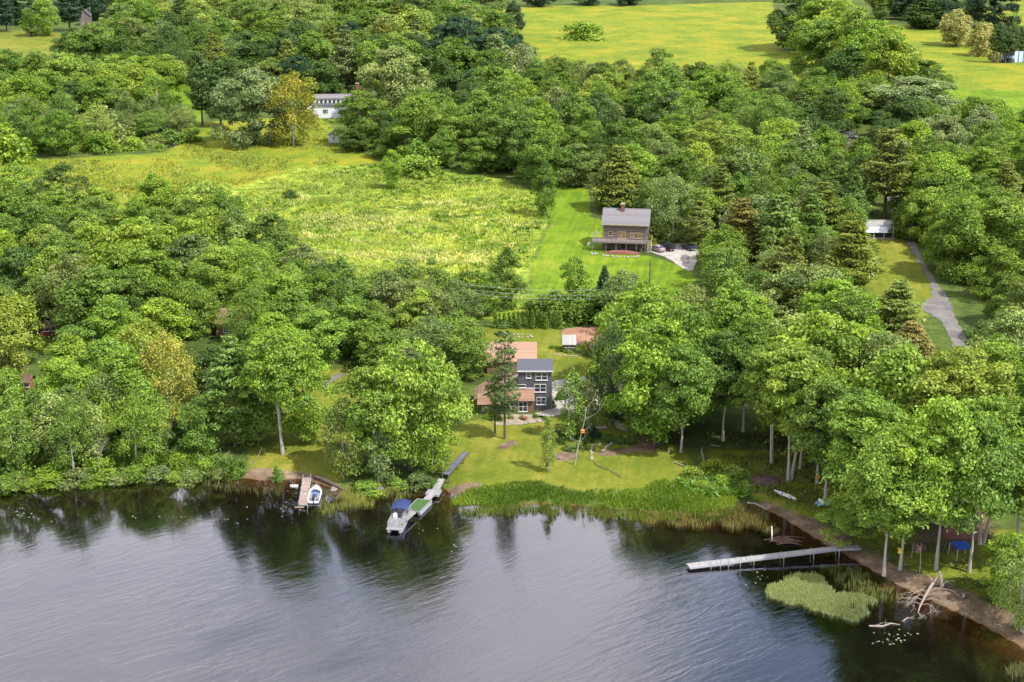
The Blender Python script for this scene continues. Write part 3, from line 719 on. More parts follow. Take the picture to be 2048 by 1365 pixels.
    for i in order:
        c = Vector(cs[i]); zb = max(H * base * 0.75, c.z - (0.3 + 0.5 * rs.random()) * math.hypot(c.x, c.y) - 0.6)
        zb = min(zb, H * 0.78); st = Vector((0, 0, zb)); md = st.lerp(c, 0.5) + Vector((0, 0, -0.12 * (c - st).length * 0.4))
        k = trunk_r * 0.42 * (1 - 0.5 * zb / H)
        mb.tube([st, md, c + Vector((0, 0, rad[i] * 0.2))], [k, k * 0.65, 0.02], 5, cap=False)
    return dict(trunk=mb.mesh(name + "_trunk", M[bark]), crown=crown, H=H, R=Rr)
def pine(name, seed, H, Rr, base=0.18, whorls=15, per=5, ncard=26, card=0.62, prof=0.8, up=0.18, trunk_r=0.24, irr=0.3, bark='bark', droop=0.0, aspect=0.3):
    r = np.random.default_rng(seed); rs = random.Random(seed); P_, N_, A_, S_, T_ = [], [], [], [], []
    mb = MB(); pts = [(0, 0, -0.15)] + [(rs.uniform(-.08, .08), rs.uniform(-.08, .08), H * t) for t in (0.25, 0.5, 0.75, 0.97)]
    mb.tube(pts, [trunk_r * 1.4, trunk_r, trunk_r * .75, trunk_r * .45, 0.03], 7)
    for w in range(whorls):
        t = (w + rs.uniform(0, .6)) / whorls; z = H * (base + (1 - base) * t)
        Lw = Rr * min(1.0, (1 - t) * 1.25 + 0.06) ** prof * (0.62 + 0.38 * min(1, t * 4))
        a0 = rs.uniform(0, 6.28)
        for b in range(per):
            if rs.random() < irr * 0.35: continue
            a = a0 + 6.28 * b / per + rs.uniform(-.3, .3); L = Lw * rs.uniform(1 - irr, 1 + irr * .6) + 0.15
            n_ = max(6, int(ncard * (0.35 + L / Rr)))
            u = r.uniform(0.18, 1.03, n_) ** 0.75; side = r.normal(0, 1, n_) * (0.11 + 0.16 * np.sin(np.clip(u, 0, 1) * PI)) * L
            x = L * u; zz = z + L * (up * u ** 2.0 - droop * u) + r.normal(0, 0.05 * L + 0.05, n_)
            dx, dy = math.cos(a), math.sin(a)
            p = np.stack([x * dx - side * dy, x * dy + side * dx, zz], -1)
            al = np.stack([dx - np.sign(side) * dy * .9, dy + np.sign(side) * dx * .9, np.full(n_, 0.28 - droop)], -1) + r.normal(0, 0.3, (n_, 3))
            nr = np.array([dx * .25, dy * .25, 1.0]) + r.normal(0, 0.4, (n_, 3))
            P_.append(p); A_.append(al); N_.append(nr); S_.append(r.uniform(.75, 1.3, n_) * card * (0.55 + 0.45 * min(1, L / 1.8)))
            T_.append(np.clip(rs.gauss(.5, .15) + r.normal(0, .15, n_), 0, 1))
            k = trunk_r * 0.3 * (1 - t * .7)
            mb.tube([(0, 0, z), (dx * L * .5, dy * L * .5, z + L * (up * .25 - droop * .5)), (dx * L * .9, dy * L * .9, z + L * (up * .8 - droop * .9))], [k, k * .6, 0.015], 4, cap=False)
    p = np.concatenate(P_); V = cards(p, np.concatenate(N_), np.concatenate(S_), aspect, r, np.concatenate(A_))
    crown = np_mesh(name + "_crown", V, quads(len(V)), M['needle'], face_attr=np.concatenate(T_))
    return dict(trunk=mb.mesh(name + "_trunk", M[bark]), crown=crown, H=H, R=Rr)
def bare(name, seed, H, Rr, bark='dead', depth=4, trunk_r=0.16, stems=1):
    rs = random.Random(seed); mb = MB()
    def grow_(p, d, L, k, n_):
        q = p + d * L; md = (p + q) / 2 + Vector((rs.uniform(-.06, .06), rs.uniform(-.06, .06), 0)) * L
        mb.tube([p, md, q], [k, k * .85, k * .65], 5 if n_ > 1 else 3, cap=False)
        if n_ <= 0: return
        for _ in range(3 if n_ > 1 else 2):
            v = Vector((rs.gauss(0, 1), rs.gauss(0, 1), rs.gauss(.35, .5)))
            grow_(p.lerp(q, rs.uniform(.55, 1)), (d * 1.1 + v.normalized() * .75 * (Rr / H * 2)).normalized(), L * rs.uniform(.55, .8), k * .58, n_ - 1)
    for s in range(stems):
        a = rs.uniform(0, 6.28)
        d = Vector((0.1 if stems == 1 else .4 * math.cos(a), 0 if stems == 1 else .4 * math.sin(a), 1)).normalized()
        grow_(Vector((0, 0, -.1)), d, H * .42, trunk_r, depth)
    return dict(trunk=mb.mesh(name + "_branches", M[bark]), crown=None, H=H, R=Rr)

PR = {}
PR['maple'] = [broadleaf("maple", s, 17, 5.6, b, k, 190, 0.245, pf, cl, fl, .22, st) for s, b, pf, k, cl, fl, st in ((1, .14, 'round', 70, .26, .62, 1), (2, .1, 'dome', 80, .24, .6, 1), (3, .18, 'round', 62, .28, .7, 2), (4, .1, 'oval', 74, .25, .75, 1), (5, .12, 'round', 58, .3, .66, 1), (6, .1, 'oval', 66, .27, .8, 2))]
PR['oak'] = [broadleaf("oak", s, 16, 7.0, b, 100, 190, 0.27, pf, .215, fl, .26) for s, b, pf, fl in ((11, .1, 'round', .6), (12, .08, 'dome', .66), (13, .12, 'round', .75))]
PR['ash'] = [broadleaf("ash", s, 17, 4.2, b, 60, 165, 0.23, pf, .3, .85) for s, b, pf in ((21, .12, 'oval'), (22, .16, 'oval'), (23, .08, 'round'), (24, .1, 'vase'))]
PR['loose'] = [broadleaf("loose", s, 14, 3.8, .1, 56, 120, 0.2, pf, .32, 1.0, .15, st, .14, 'pale_bark', aspect=.45, rag=.25) for s, pf, st in ((31, 'oval', 2), (32, 'vase', 3), (33, 'round', 1), (34, 'oval', 1))]
PR['birch'] = [broadleaf("birch", s, 12, 2.5, .14, 40, 100, 0.18, pf, .38, 1.0, .11, st, .14, 'birch_bark', rag=.2) for s, pf, st in ((41, 'oval', 1), (42, 'oval', 2), (43, 'vase', 2))]
PR['high'] = [broadleaf("high", s, 20, 5.6, b, 96, 230, 0.225, 'round', .23, .56, .19, st, 0.03, 'pale_bark', limbs=16, rag=.16) for s, st, b in ((51, 1, .42), (52, 2, .46), (53, 1, .38), (54, 2, .43))]
PR['vase'] = [broadleaf("vase", 61, 10, 3.5, .22, 40, 150, 0.2, 'vase', 0.34, 0.7, 0.14, 4, .08)]
PR['willow'] = [broadleaf("willow", 71, 13, 5.5, .12, 50, 190, 0.3, 'dome', 0.28, 0.8, 0.25, 2, .1, droop=1.2), broadleaf("willow", 72, 13, 5, .2, 44, 190, 0.3, 'round', 0.3, 0.7, 0.25, 2, .1, droop=1.0)]
PR['shrub'] = [broadleaf("shrub", s, 3.0, 1.9, .0, 22, 90, 0.17, 'dome', 0.42, 0.8, 0.05, 3, .05, limbs=4) for s in (81, 82, 83)]
PR['pine'] = [pine("pine", s, 19, 4.6, b, 17, 6, 84, 0.4, pf, .2, .25, irr) for s, b, pf, irr in ((101, .16, .8, .35), (102, .22, .6, .4), (103, .12, .9, .3))]
PR['tallpine'] = [pine("tallpine", s, 21, 4.6, .3, 15, 6, 84, 0.4, .5, .22, .27, .45) for s in (111, 112)]
PR['thinpine'] = [pine("thinpine", 121, 20, 2.9, .22, 17, 5, 40, 0.34, .45, .15, .2, .5)]
PR['spruce'] = [pine("spruce", s, 9, 2.0, .04, 22, 8, 22, 0.34, .95, .05, .13, .15, droop=.18) for s in (131, 132)]
PR['fir'] = [pine("fir", s, 16, 4.6, .04, 22, 7, 84, 0.36, .85, .08, .22, .2, droop=.1) for s in (141, 142)]
PR['cedar'] = [broadleaf("cedar", s, 4.2, 0.75, .0, 34, 40, 0.2, 'cone', 0.55, 1.3, 0.05, 1, .0, aspect=.35, limbs=2) for s in (151, 152)]
PR['bare'] = [bare("bare", 161, 9, 3.5), bare("bare", 162, 6, 4, 'dead', 4, .1, 5)]

C = {'bright green': (0.124, 0.193, 0.022), 'mid green': (0.089, 0.146, 0.020), 'dark green': (0.054, 0.093, 0.019), 'yellow-green': (0.152, 0.206, 0.026),
     'grey-green': (0.110, 0.150, 0.038), 'olive': (0.115, 0.146, 0.020), 'deep blue-green': (0.026, 0.056, 0.024), 'pale green': (0.165, 0.21, 0.045),
     'golden': (0.19, 0.185, 0.024), 'rust-tinged': (0.165, 0.14, 0.032), 'pale willow green': (0.25, 0.25, 0.07), 'silvery green': (0.135, 0.175, 0.062)}
NAMES = {'maple': ('maple_tree', 'broad-crowned'), 'oak': ('oak_tree', 'wide spreading'), 'ash': ('ash_tree', 'upright oval'), 'loose': ('poplar_tree', 'loose airy'), 'birch': ('birch_tree', 'slim pale-stemmed'),
         'high': ('woodland_maple', 'bare-trunked high-crowned'), 'vase': ('lawn_tree', 'vase-shaped'), 'willow': ('willow_tree', 'drooping'), 'shrub': ('shrub', 'rounded'),
         'pine': ('white_pine', 'layered'), 'tallpine': ('white_pine', 'bare-trunked'), 'thinpine': ('white_pine', 'thin sparse'), 'spruce': ('spruce_tree', 'small conical'), 'fir': ('fir_tree', 'dense conical'),
         'cedar': ('cedar_tree', 'narrow columnar'), 'bare': ('dead_tree', 'leafless')}
NOUN = {'pine': 'pine', 'tallpine': 'pine', 'thinpine': 'pine', 'spruce': 'spruce', 'fir': 'fir', 'cedar': 'cedar', 'shrub': 'shrub', 'willow': 'willow', 'birch': 'birch'}
TREES = []                                  # dict(kind, x, y, h, w, col, label, group, var)
rt = random.Random(77)
def plan(k, x, y, h, w, col, label, group=None, var=None, keep=False, rz=None):
    TREES.append(dict(k=k, x=x, y=y, h=h, w=w, col=col, label=label, group=group, var=var, keep=keep, rz=rz))
def hero(k, u, vb, vt, wpx, col, label, var=0, group=None, rz=None):
    """one tree read from the photograph: foot at (u, vb), top at row vt, crown wpx wide"""
    p = P(u, vb); h = up_m(u, vb, vt); w = wpx / scale_at(u, vb)
    plan(k, p.x, p.y, h, w, col, label, group, var, True, rz)
def stand(px, kinds, cols, h, gap, place, seed, wk=1.0, cat=None, world_poly=None):
    """a wood: trees at irregular spacing inside an outline read from the photograph"""
    poly = W(px) if world_poly is None else np.array(world_poly); r = random.Random(seed)
    lo, hi = poly.min(0), poly.max(0); pts = []
    area = (hi[0] - lo[0]) * (hi[1] - lo[1])
    for _ in range(int(area / (gap * gap) * 14) + 60):
        x, y = r.uniform(lo[0], hi[0]), r.uniform(lo[1], hi[1])
        if not inside(poly, np.array([x]), np.array([y]))[0]: continue
        if any((x - a) ** 2 + (y - b) ** 2 < (gap * q) ** 2 for a, b, q in pts[-400:]): continue
        pts.append((x, y, r.uniform(.75, 1.15)))
    kk = [k for k, wt in kinds for _ in range(wt)]; cc = [c for c, wt in cols for _ in range(wt)]
    for x, y, q in pts:
        k = r.choice(kk); c = r.choice(cc)
        if k in ('pine', 'tallpine', 'fir', 'spruce') : c = r.choice(['olive', 'olive', 'dark green', 'mid green', 'grey-green'])
        hh = r.uniform(h[0] * .8, h[1] * 1.12) * (1.1 if k in ('pine', 'tallpine') else 1.0)
        size = 'tall' if hh > h[0] + (h[1] - h[0]) * .62 else ('small' if hh < h[0] + (h[1] - h[0]) * .3 else 'middling')
        label = f"{size} {c} {NAMES[k][1]} {NOUN.get(k, 'tree')} {place}"
        pr = PR[k][0]
        w = hh / pr['H'] * pr['R'] * 2 * r.uniform(.9, 1.25) * wk
        if k in ('maple', 'oak', 'ash', 'loose', 'high'): w = max(w, gap * 1.12)
        plan(k, x, y, hh, w, c, label, f"trees {place}" if k != 'shrub' else f"shrubs {place}")
# ------------------------------------------------------------------ single trees read from the photograph
hero('oak', 508, 290, 138, 135, 'silvery green', "huge dark-leaved spreading tree on the golden field left of the white farmhouse", 0)
hero('loose', 588, 293, 143, 88, 'golden', "orange-tinged loose tree beside the left end of the white farmhouse", 2)
hero('pine', 405, 252, 100, 55, 'dark green', "left of two dark layered pines behind the golden field", 1)
hero('pine', 442, 254, 112, 60, 'dark green', "right of two dark layered pines behind the golden field", 2)
hero('oak', 648, 214, 124, 92, 'dark green', "round dark tree directly behind the white farmhouse roof", 1)
hero('oak', 785, 240, 95, 138, 'silvery green', "largest dome-crowned grey-green tree behind the brick chimney", 1)
hero('maple', 726, 293, 183, 106, 'mid green', "leaning mid green tree hiding the right half of the white farmhouse", 0)
hero('maple', 835, 318, 192, 105, 'bright green', "bright green tree right of the farmhouse shrubbery", 1)
hero('ash', 785, 378, 300, 40, 'bright green', "lone small tree standing in the upper meadow", 3)
hero('shrub', 838, 352, 310, 82, 'bright green', "wide bright shrub at the meadow edge beside the lone tree", 0)
hero('shrub', 582, 397, 380, 28, 'dark green', "small dark round bush alone in the pale meadow", 1)
hero('ash', 1087, 434, 320, 46, 'mid green', "upright tree at the right corner of the pale meadow", 0)
hero('fir', 1235, 420, 288, 118, 'olive', "broad yellowish pine behind the grey shingled house", 0)
hero('vase', 1148, 603, 515, 62, 'bright green', "vase-shaped tree alone on the lawn below the grey house", 0)
hero('spruce', 1208, 594, 530, 34, 'deep blue-green', "small dark conical spruce on the lawn below the grey house", 0)
hero('loose', 1264, 614, 548, 62, 'grey-green', "grey-green bushy tree between the spruce and the wooden pole", 0)
hero('thinpine', 1010, 878, 646, 62, 'dark green', "thin tall pine rising in front of the dark tower house", 0)
hero('thinpine', 990, 868, 745, 44, 'mid green', "shorter pine tangled with the thin tall pine by the house", 0)
hero('birch', 1097, 942, 835, 34, 'yellow-green', "slender young tree with leafy stem on the front lawn", 0)
hero('birch', 1143, 880, 742, 60, 'mid green', "dark-trunked tree between the tower house and the drive", 1)
hero('birch', 1196, 846, 690, 58, 'mid green', "tall airy tree standing at the gravel drive", 0)
hero('loose', 1220, 850, 640, 62, 'dark green', "tall dark tree on the right edge of the gravel drive", 1)
hero('birch', 1170, 876, 760, 50, 'grey-green', "grey-green sapling leaning over the wooden footbridge", 1)
hero('loose', 1264, 884, 770, 60, 'mid green', "thin-stemmed tree at the end of the wooden footbridge", 1)
hero('cedar', 1224, 838, 798, 13, 'deep blue-green', "left of the dark columnar cedar pair by the drive", 0)
hero('cedar', 1236, 838, 802, 13, 'deep blue-green', "right of the dark columnar cedar pair by the drive", 1)
hero('maple', 1310, 888, 640, 165, 'bright green', "massive bright maple right of the gravel drive", 0)
hero('maple', 1352, 860, 620, 145, 'mid green', "mid green maple behind the massive bright one", 2)
hero('high', 1362, 905, 690, 120, 'mid green', "maple with low leafy boughs over the dark lawn edge", 0)
hero('maple', 735, 945, 735, 130, 'bright green', "left stem of the bright tree clump beside the grey ramp", 1)
hero('maple', 820, 938, 682, 150, 'bright green', "tallest of the bright tree clump beside the grey ramp", 0)
hero('maple', 868, 922, 690, 118, 'yellow-green', "yellow-green right tree of the bright clump beside the ramp", 3)
hero('loose', 690, 948, 800, 90, 'grey-green', "grey-green low tree at the left foot of the bright clump", 0)
hero('loose', 865, 945, 840, 70, 'bright green', "small bright sapling under the clump beside the ramp", 2)
hero('birch', 985 - 228, 962, 865, 66, 'grey-green', "shrubby grey-green sapling leaning over the shallow water", 0)
hero('high', 567, 908, 662, 138, 'bright green', "big maple with bare double trunk near the left dock", 1)
hero('maple', 520, 880, 680, 110, 'mid green', "leafy maple left of the double-trunked one", 2)
hero('loose', 343, 862, 668, 112, 'golden', "tall yellow-leaved tree with a bare dark trunk", 2)
hero('pine', 470, 892, 668, 112, 'mid green', "soft green pine right of the yellow-leaved tree", 0)
hero('shrub', 553, 950, 920, 23, 'mid green', "small round bush on the beach above the left dock", 2)
hero('tallpine', 1768, 446, 255, 108, 'olive', "tall straight pine behind the long white-roofed shelter", 0)
hero('pine', 1640, 500, 362, 105, 'olive', "olive pine left of the long white-roofed shelter", 0)
hero('pine', 1695, 598, 425, 130, 'olive', "wide layered pine beside the sunlit roadside lawn", 2)
hero('pine', 1480, 545, 395, 110, 'rust-tinged', "rust-tinged pine right of the parked cars", 0)
hero('pine', 1550, 560, 385, 95, 'mid green', "green pine behind the rust-tinged one", 1)
hero('pine', 1575, 640, 455, 100, 'olive', "dark olive pine below the layered pine", 2)
hero('pine', 1790, 690, 560, 110, 'olive', "olive pine at the near end of the roadside lawn", 0)
hero('fir', 1815, 770, 640, 130, 'rust-tinged', "rust-brown broad pine above the shore maples", 1)
hero('pine', 1600, 290, 185, 75, 'dark green', "dark pine in the wood beneath the hedgerow", 0)
hero('pine', 1985, 400, 300, 110, 'olive', "olive-tipped pine in the wood right of the road", 2)
hero('pine', 2040, 790, 660, 110, 'olive', "dark olive pine at the right edge above the shore maples", 1)
for i, (u, vb, vt, w, c, lab) in enumerate([
        (1592, 96, -20, 84, 'dark green', "dark far end tree of the diagonal field hedgerow"),
        (1640, 112, 0, 78, 'bright green', "second tree of the hedgerow from its far end"),
        (1680, 138, 8, 84, 'yellow-green', "third tree of the hedgerow from its far end"),
        (1712, 158, 22, 80, 'bright green', "middle yellow-topped tree of the diagonal field hedgerow"),
        (1748, 182, 48, 84, 'bright green', "second bright hedgerow tree from the near end"),
        (1772, 212, 72, 96, 'yellow-green', "near end tree of the diagonal field hedgerow"),
        (1848, 212, 142, 66, 'dark green', "dark low tree beside the small green field"),
        (1815, 240, 160, 130, 'silvery green', "wide silvery tree below the hedgerow end")]):
    hero('oak' if w > 90 else 'maple', u, vb + 4, vt - 6, w * 1.42, c, lab, i % 2)
hero('maple', 1838, 206, 120, 110, 'mid green', "green tree at the hedgerow's foot on the meadow side", 1)
hero('maple', 1700, 190, 90, 110, 'dark green', "shaded tree on the left flank of the hedgerow", 0)
hero('oak', 1640, 150, 40, 110, 'mid green', "wide tree on the left flank of the hedgerow's far half", 0)
hero('fir', 1848, 57, -25, 84, 'dark green', "large drooping conifer at the edge of the golden field")
hero('willow', 1912, 92, 18, 66, 'pale willow green', "left pale willow beside the bright pond", 1)
hero('willow', 1962, 112, 44, 62, 'pale willow green', "right pale willow leaning over the bright pond", 0)
for i, (u, vb) in enumerate([(1986, 126), (1999, 127), (2010, 127), (2022, 127), (2036, 124), (2046, 123)]):
    hero('tallpine', u, vb, 48 + 4 * (i % 3), 27, 'dark green', ["bare-stemmed pine at the left end of the pond row", "second pine from the left of the pond row", "third pine from the left of the pond row", "third pine from the right of the pond row", "second pine from the right of the pond row", "last pine of the pond row at the picture edge"][i], i % 2, "row of dark pines before the bright pond")
hero('ash', 1028, 76, 2, 42, 'deep blue-green', "dark lone tree at the left corner of the far field", 0)
hero('shrub', 1165, 78, 44, 76, 'bright green', "leafy bush clump at the near edge of the far field", 0)
hero('ash', 92, 72, -12, 46, 'bright green', "bright upright tree on the far left lawn", 0)
hero('ash', 62, 73, 18, 38, 'mid green', "smaller tree left of the bright upright one on the lawn", 1)
hero('pine', 14, 64, -25, 44, 'deep blue-green', "dark pine at the top left corner", 0)
hero('pine', 140, 64, -30, 56, 'deep blue-green', "dark brown-green pine right of the bright upright trees", 1)
hero('bare', 1168, 205, 132, 42, 'grey-green', "bare forked grey tree standing inside the upper wood", 0)
hero('bare', 1145 + 168, 150, 92, 40, 'grey-green', "leafless pale tree at the near edge of the far field", 0)
hero('bare', 322, 70, 22, 30, 'grey-green', "bare grey crown poking out of the distant upper left wood", 0)
hero('bare', 878, 232, 178, 34, 'grey-green', "small leafless tree right of the dome-crowned tree", 0)
hero('bare', 1590, 352, 290, 34, 'grey-green', "leafless grey tree in the wood above the rust-tinged pine", 0)
hero('bare', 700, 640, 560, 46, 'grey-green', "leafless grey tree at the wood's edge below the pale meadow", 0)
hero('bare', 200, 952, 872, 40, 'grey-green', "leafless pale sapling among the left shore bushes", 0)
hero('bare', 30, 668, 592, 84, 'grey-green', "dry brown leafless bush at the left edge of the wood", 1)
hero('loose', 1045, 196, 86, 78, 'silvery green', "feathery grey tree with a pale trunk in the upper wood", 2)
hero('maple', 1415, 345, 240, 105, 'yellow-green', "yellow-topped maple in the wood behind the grey house", 0)
hero('loose', 1345, 480, 345, 82, 'grey-green', "feathery grey-green tree behind the parked cars", 2)
hero('maple', 1670, 590, 535, 70, 'bright green', "small bright rounded tree below the layered pine", 1)
hero('maple', 432, 800, 690, 110, 'dark green', "dark maple in the gap right of the yellow-leaved tree", 1)
hero('ash', 410, 905, 790, 80, 'mid green', "oval tree at the waterside right of the bare dark trunk", 1)
hero('loose', 300, 905, 760, 95, 'bright green', "leafy multi-stemmed tree left of the bare dark trunk", 0)
hero('maple', 255, 870, 700, 130, 'bright green', "bright maple two crowns left of the yellow-leaved tree", 3)
hero('ash', 150, 900, 770, 90, 'grey-green', "grey-green oval tree at the middle of the left shore", 0)
hero('ash', 640, 700, 610, 80, 'mid green', "oval tree in front of the lower meadow corner", 2)
hero('maple', 610, 880, 700, 110, 'bright green', "bright maple right behind the double-trunked maple", 0)
hero('maple', 525, 800, 690, 120, 'mid green', "maple in the shade behind the left dock trees", 3)
# the tall maples on the right shore and their bare trunks
for u, vb, vt, w, c, st, lab in [
        (1578, 960, 700, 150, 'bright green', 1, "twin-trunked tall maple left of the orange marker"),
        (1545, 926, 690, 130, 'mid green', 1, "pale twin-trunked maple at the left end of the shore row"),
        (1486, 868, 640, 130, 'mid green', 0, "slim pale-trunked maple in the dark left of the shore row"),
        (1446, 882, 668, 120, 'dark green', 0, "dark maple with a thin pale trunk above the brush pile"),
        (1600, 938, 690, 120, 'mid green', 2, "maple just behind the twin-trunked one"),
        (1634, 968, 740, 130, 'bright green', 0, "straight-trunked maple that carries the orange marker"),
        (1650, 1000, 760, 130, 'mid green', 2, "maple just right of the orange-marked trunk"),
        (1720, 1040, 790, 165, 'bright green', 0, "bright maple overhanging the blue pedal boat"),
        (1768, 1150, 880, 150, 'bright green', 2, "low-boughed maple standing over the long dock's landing"),
        (1800, 1138, 850, 140, 'bright green', 0, "maple with a yellow bird box left of the clearing"),
        (1872, 1140, 800, 165, 'bright green', 2, "leaning pale-trunked maple in front of the white skiff"),
        (1938, 1145, 830, 140, 'mid green', 0, "maple right of the blue canopy"),
        (1962, 1088, 800, 150, 'bright green', 1, "twin-trunked maple behind the blue canopy"),
        (2030, 1110, 800, 180, 'bright green', 0, "maple at the right edge behind the blue canopy")]:
    hero('high', u, vb, vt, w * 1.1, c, lab, st)
hero('oak', 2015, 1200, 1072, 110, 'bright green', "low bright spreading tree at the right edge of the bank", 0)
hero('loose', 2046, 1262, 1110, 90, 'pale green', "pale bush-like tree leaning in at the lower right edge", 1)
hero('maple', 1690, 1085, 985, 95, 'bright green', "low bright branchy maple above the long dock", 1)
for i in range(15):
    hero('cedar', 990 + i * 9.3, 656 + (i % 3), 620 + (i * 7) % 8, 9.6, 'mid green', "narrow columnar cedar in the clipped row behind the salmon-roofed barn", i % 2, "columnar cedar row behind the barn")
# ------------------------------------------------------------------ woods
BL = [('maple', 4), ('ash', 2), ('oak', 2), ('loose', 1)]
MIX = [('maple', 4), ('ash', 2), ('oak', 2), ('loose', 2), ('pine', 2)]
GRN = [('bright green', 3), ('mid green', 4), ('dark green', 1), ('yellow-green', 1), ('grey-green', 1)]
MID = [('bright green', 1), ('mid green', 4), ('dark green', 2), ('grey-green', 2), ('olive', 1)]
stand([(-40, 950), (330, 935), (330, 860), (-40, 868)], [('birch', 4), ('loose', 3), ('shrub', 1)], [('mid green', 3), ('grey-green', 3), ('bright green', 2), ('pale green', 1)], (7, 11), 4.4, "in the front rank of the left shore", 1, 1.1)
stand([(-60, 865), (330, 855), (300, 770), (-60, 770)], BL, GRN, (11, 15), 8.0, "behind the birches of the left shore", 2)
stand([(-60, 768), (330, 768), (400, 700), (420, 660), (-60, 665)], BL, GRN, (12, 16), 8.5, "left of the tall yellow-leaved tree", 3)
stand([(380, 900), (500, 905), (490, 840), (390, 830)], [('ash', 2), ('loose', 2), ('birch', 1)], MID, (8, 12), 6.5, "between the yellow-leaved tree and the left dock", 4)
stand([(-60, 660), (420, 655), (500, 600), (460, 545), (-60, 550)], BL, GRN, (12, 16), 9.0, "in the middle of the left wood", 5)
stand([(-80, 545), (460, 540), (425, 452), (-80, 445)], BL, [('bright green', 3), ('mid green', 4), ('yellow-green', 1), ('dark green', 1)], (12.5, 15), 9.5, "below the golden field in the left wood", 6)
stand([(470, 545), (640, 575), (700, 625), (700, 655), (480, 660)], [('ash', 3), ('maple', 3), ('loose', 2)], MID, (12, 15.5), 8.0, "at the lower left edge of the pale meadow", 7)
stand([(480, 690), (640, 670), (700, 660), (720, 730), (600, 740), (500, 760)], [('ash', 2), ('maple', 3), ('loose', 2), ('pine', 1)], GRN, (11, 14), 8.0, "in the wood behind the double-trunked maple", 8)
stand([(705, 628), (970, 618), (1000, 660), (960, 690), (720, 720)], [('loose', 3), ('maple', 3), ('ash', 2)], [('grey-green', 3), ('mid green', 3), ('dark green', 1), ('bright green', 1)], (11, 14), 7.5, "between the pale meadow and the tower house", 9)
stand([(720, 720), (965, 690), (960, 745), (900, 790), (760, 780)], [('maple', 3), ('ash', 3), ('loose', 1)], GRN, (9, 12.5), 7.5, "left of the salmon-roofed barn", 10)
stand([(965, 612), (1075, 605), (1075, 625), (975, 632)], [('ash', 3), ('maple', 1)], [('mid green', 3), ('dark green', 1)], (11, 13), 5.5, "in the small clump at the meadow's lower corner", 11)
stand([(1080, 628), (1290, 625), (1290, 645), (1130, 652), (1085, 650)], [('shrub', 3), ('birch', 1), ('loose', 1)], [('mid green', 3), ('pale green', 1), ('dark green', 1)], (3.5, 6.5), 4.0, "along the hedge below the grey house lawn", 12, 1.2)
stand([(1230, 660), (1300, 640), (1420, 575), (1560, 600), (1700, 640), (1760, 680), (1500, 700), (1300, 720), (1240, 740)], [('maple', 4), ('oak', 2), ('loose', 3), ('ash', 1), ('pine', 1)], [('mid green', 4), ('bright green', 3), ('grey-green', 2)], (11, 15), 9.5, "below the pines right of the grey house", 13)
stand([(1240, 745), (1330, 725), (1760, 705), (1860, 740), (1860, 800), (1400, 830), (1300, 800)], [('maple', 5), ('oak', 3), ('high', 1)], [('bright green', 4), ('mid green', 3), ('pale green', 1)], (14, 18), 10.0, "between the gravel drive and the right shore", 14)
stand([(1420, 850), (1860, 805), (2100, 830), (2100, 920), (1800, 940), (1700, 900), (1500, 850)], [('high', 3), ('maple', 4), ('oak', 2)], [('bright green', 4), ('mid green', 4), ('pale green', 1)], (16, 20), 9.5, "behind the front rank of right shore maples", 15)
stand([(1730, 960), (2100, 935), (2100, 1040), (1990, 1040), (1800, 1000)], [('high', 3), ('maple', 3)], [('bright green', 4), ('mid green', 3), ('yellow-green', 1)], (17, 21), 8.5, "directly behind the blue canopy's clearing", 16)
stand([(1390, 500), (1460, 440), (1720, 420), (1720, 460), (1680, 520), (1640, 600), (1500, 580), (1400, 560)], [('pine', 4), ('maple', 2), ('loose', 1), ('ash', 1)], MID, (12, 17), 8.5, "between the parked cars and the roadside lawn", 17)
stand([(1300, 470), (1320, 420), (1700, 330), (1740, 400), (1480, 440), (1400, 490)], [('maple', 3), ('loose', 2), ('ash', 2), ('oak', 1), ('pine', 1)], GRN, (13, 17), 10.0, "in the wood behind the grey house", 18)
stand([(1080, 385), (1180, 378), (1330, 395), (1340, 330), (1100, 320)], [('maple', 4), ('ash', 2), ('oak', 1)], MID, (12, 16), 10, "left of the yellow-topped maple behind the house", 19)
stand([(870, 328), (1060, 358), (1100, 320), (1100, 280), (860, 290)], [('maple', 4), ('ash', 2), ('oak', 2)], [('mid green', 3), ('bright green', 2), ('dark green', 2)], (15, 20), 10.0, "along the upper edge of the pale meadow", 20)
stand([(1340, 330), (1700, 328), (1700, 250), (1340, 260)], [('maple', 3), ('oak', 2), ('loose', 2), ('ash', 1)], GRN, (13, 18), 12, "right of the yellow-topped maple", 21)
stand([(1000, 318), (1340, 320), (1340, 250), (1000, 240)], [('maple', 4), ('oak', 2), ('ash', 2), ('loose', 1)], GRN, (15, 20), 12, "in the upper wood above the broad yellowish pine", 22)
stand([(980, 238), (1560, 250), (1560, 200), (1300, 196), (1060, 172), (960, 160)], [('maple', 3), ('loose', 3), ('ash', 2), ('oak', 1), ('pine', 1)], [('mid green', 3), ('grey-green', 2), ('bright green', 1), ('dark green', 2), ('yellow-green', 1)], (14, 19), 11.5, "along the near edge of the far field", 23)
stand([(1560, 250), (1780, 248), (1720, 222), (1560, 205)], [('loose', 3), ('ash', 2), ('maple', 2)], [('mid green', 3), ('grey-green', 3), ('silvery green', 1)], (13, 17), 11.5, "below the diagonal hedgerow", 24)
stand([(1780, 268), (1880, 262), (2120, 285), (2120, 345), (1860, 340), (1780, 330)], [('maple', 4), ('oak', 3), ('ash', 2)], [('mid green', 4), ('dark green', 1), ('silvery green', 1), ('bright green', 1)], (13, 17), 11.5, "in the wood below the small green field", 25)
stand([(1840, 440), (1815, 350), (2120, 345), (2120, 470), (1850, 480)], [('maple', 5), ('oak', 3), ('ash', 1), ('pine', 1)], [('mid green', 4), ('bright green', 2), ('silvery green', 1)], (13, 17), 10.5, "at the far end right of the road", 26)
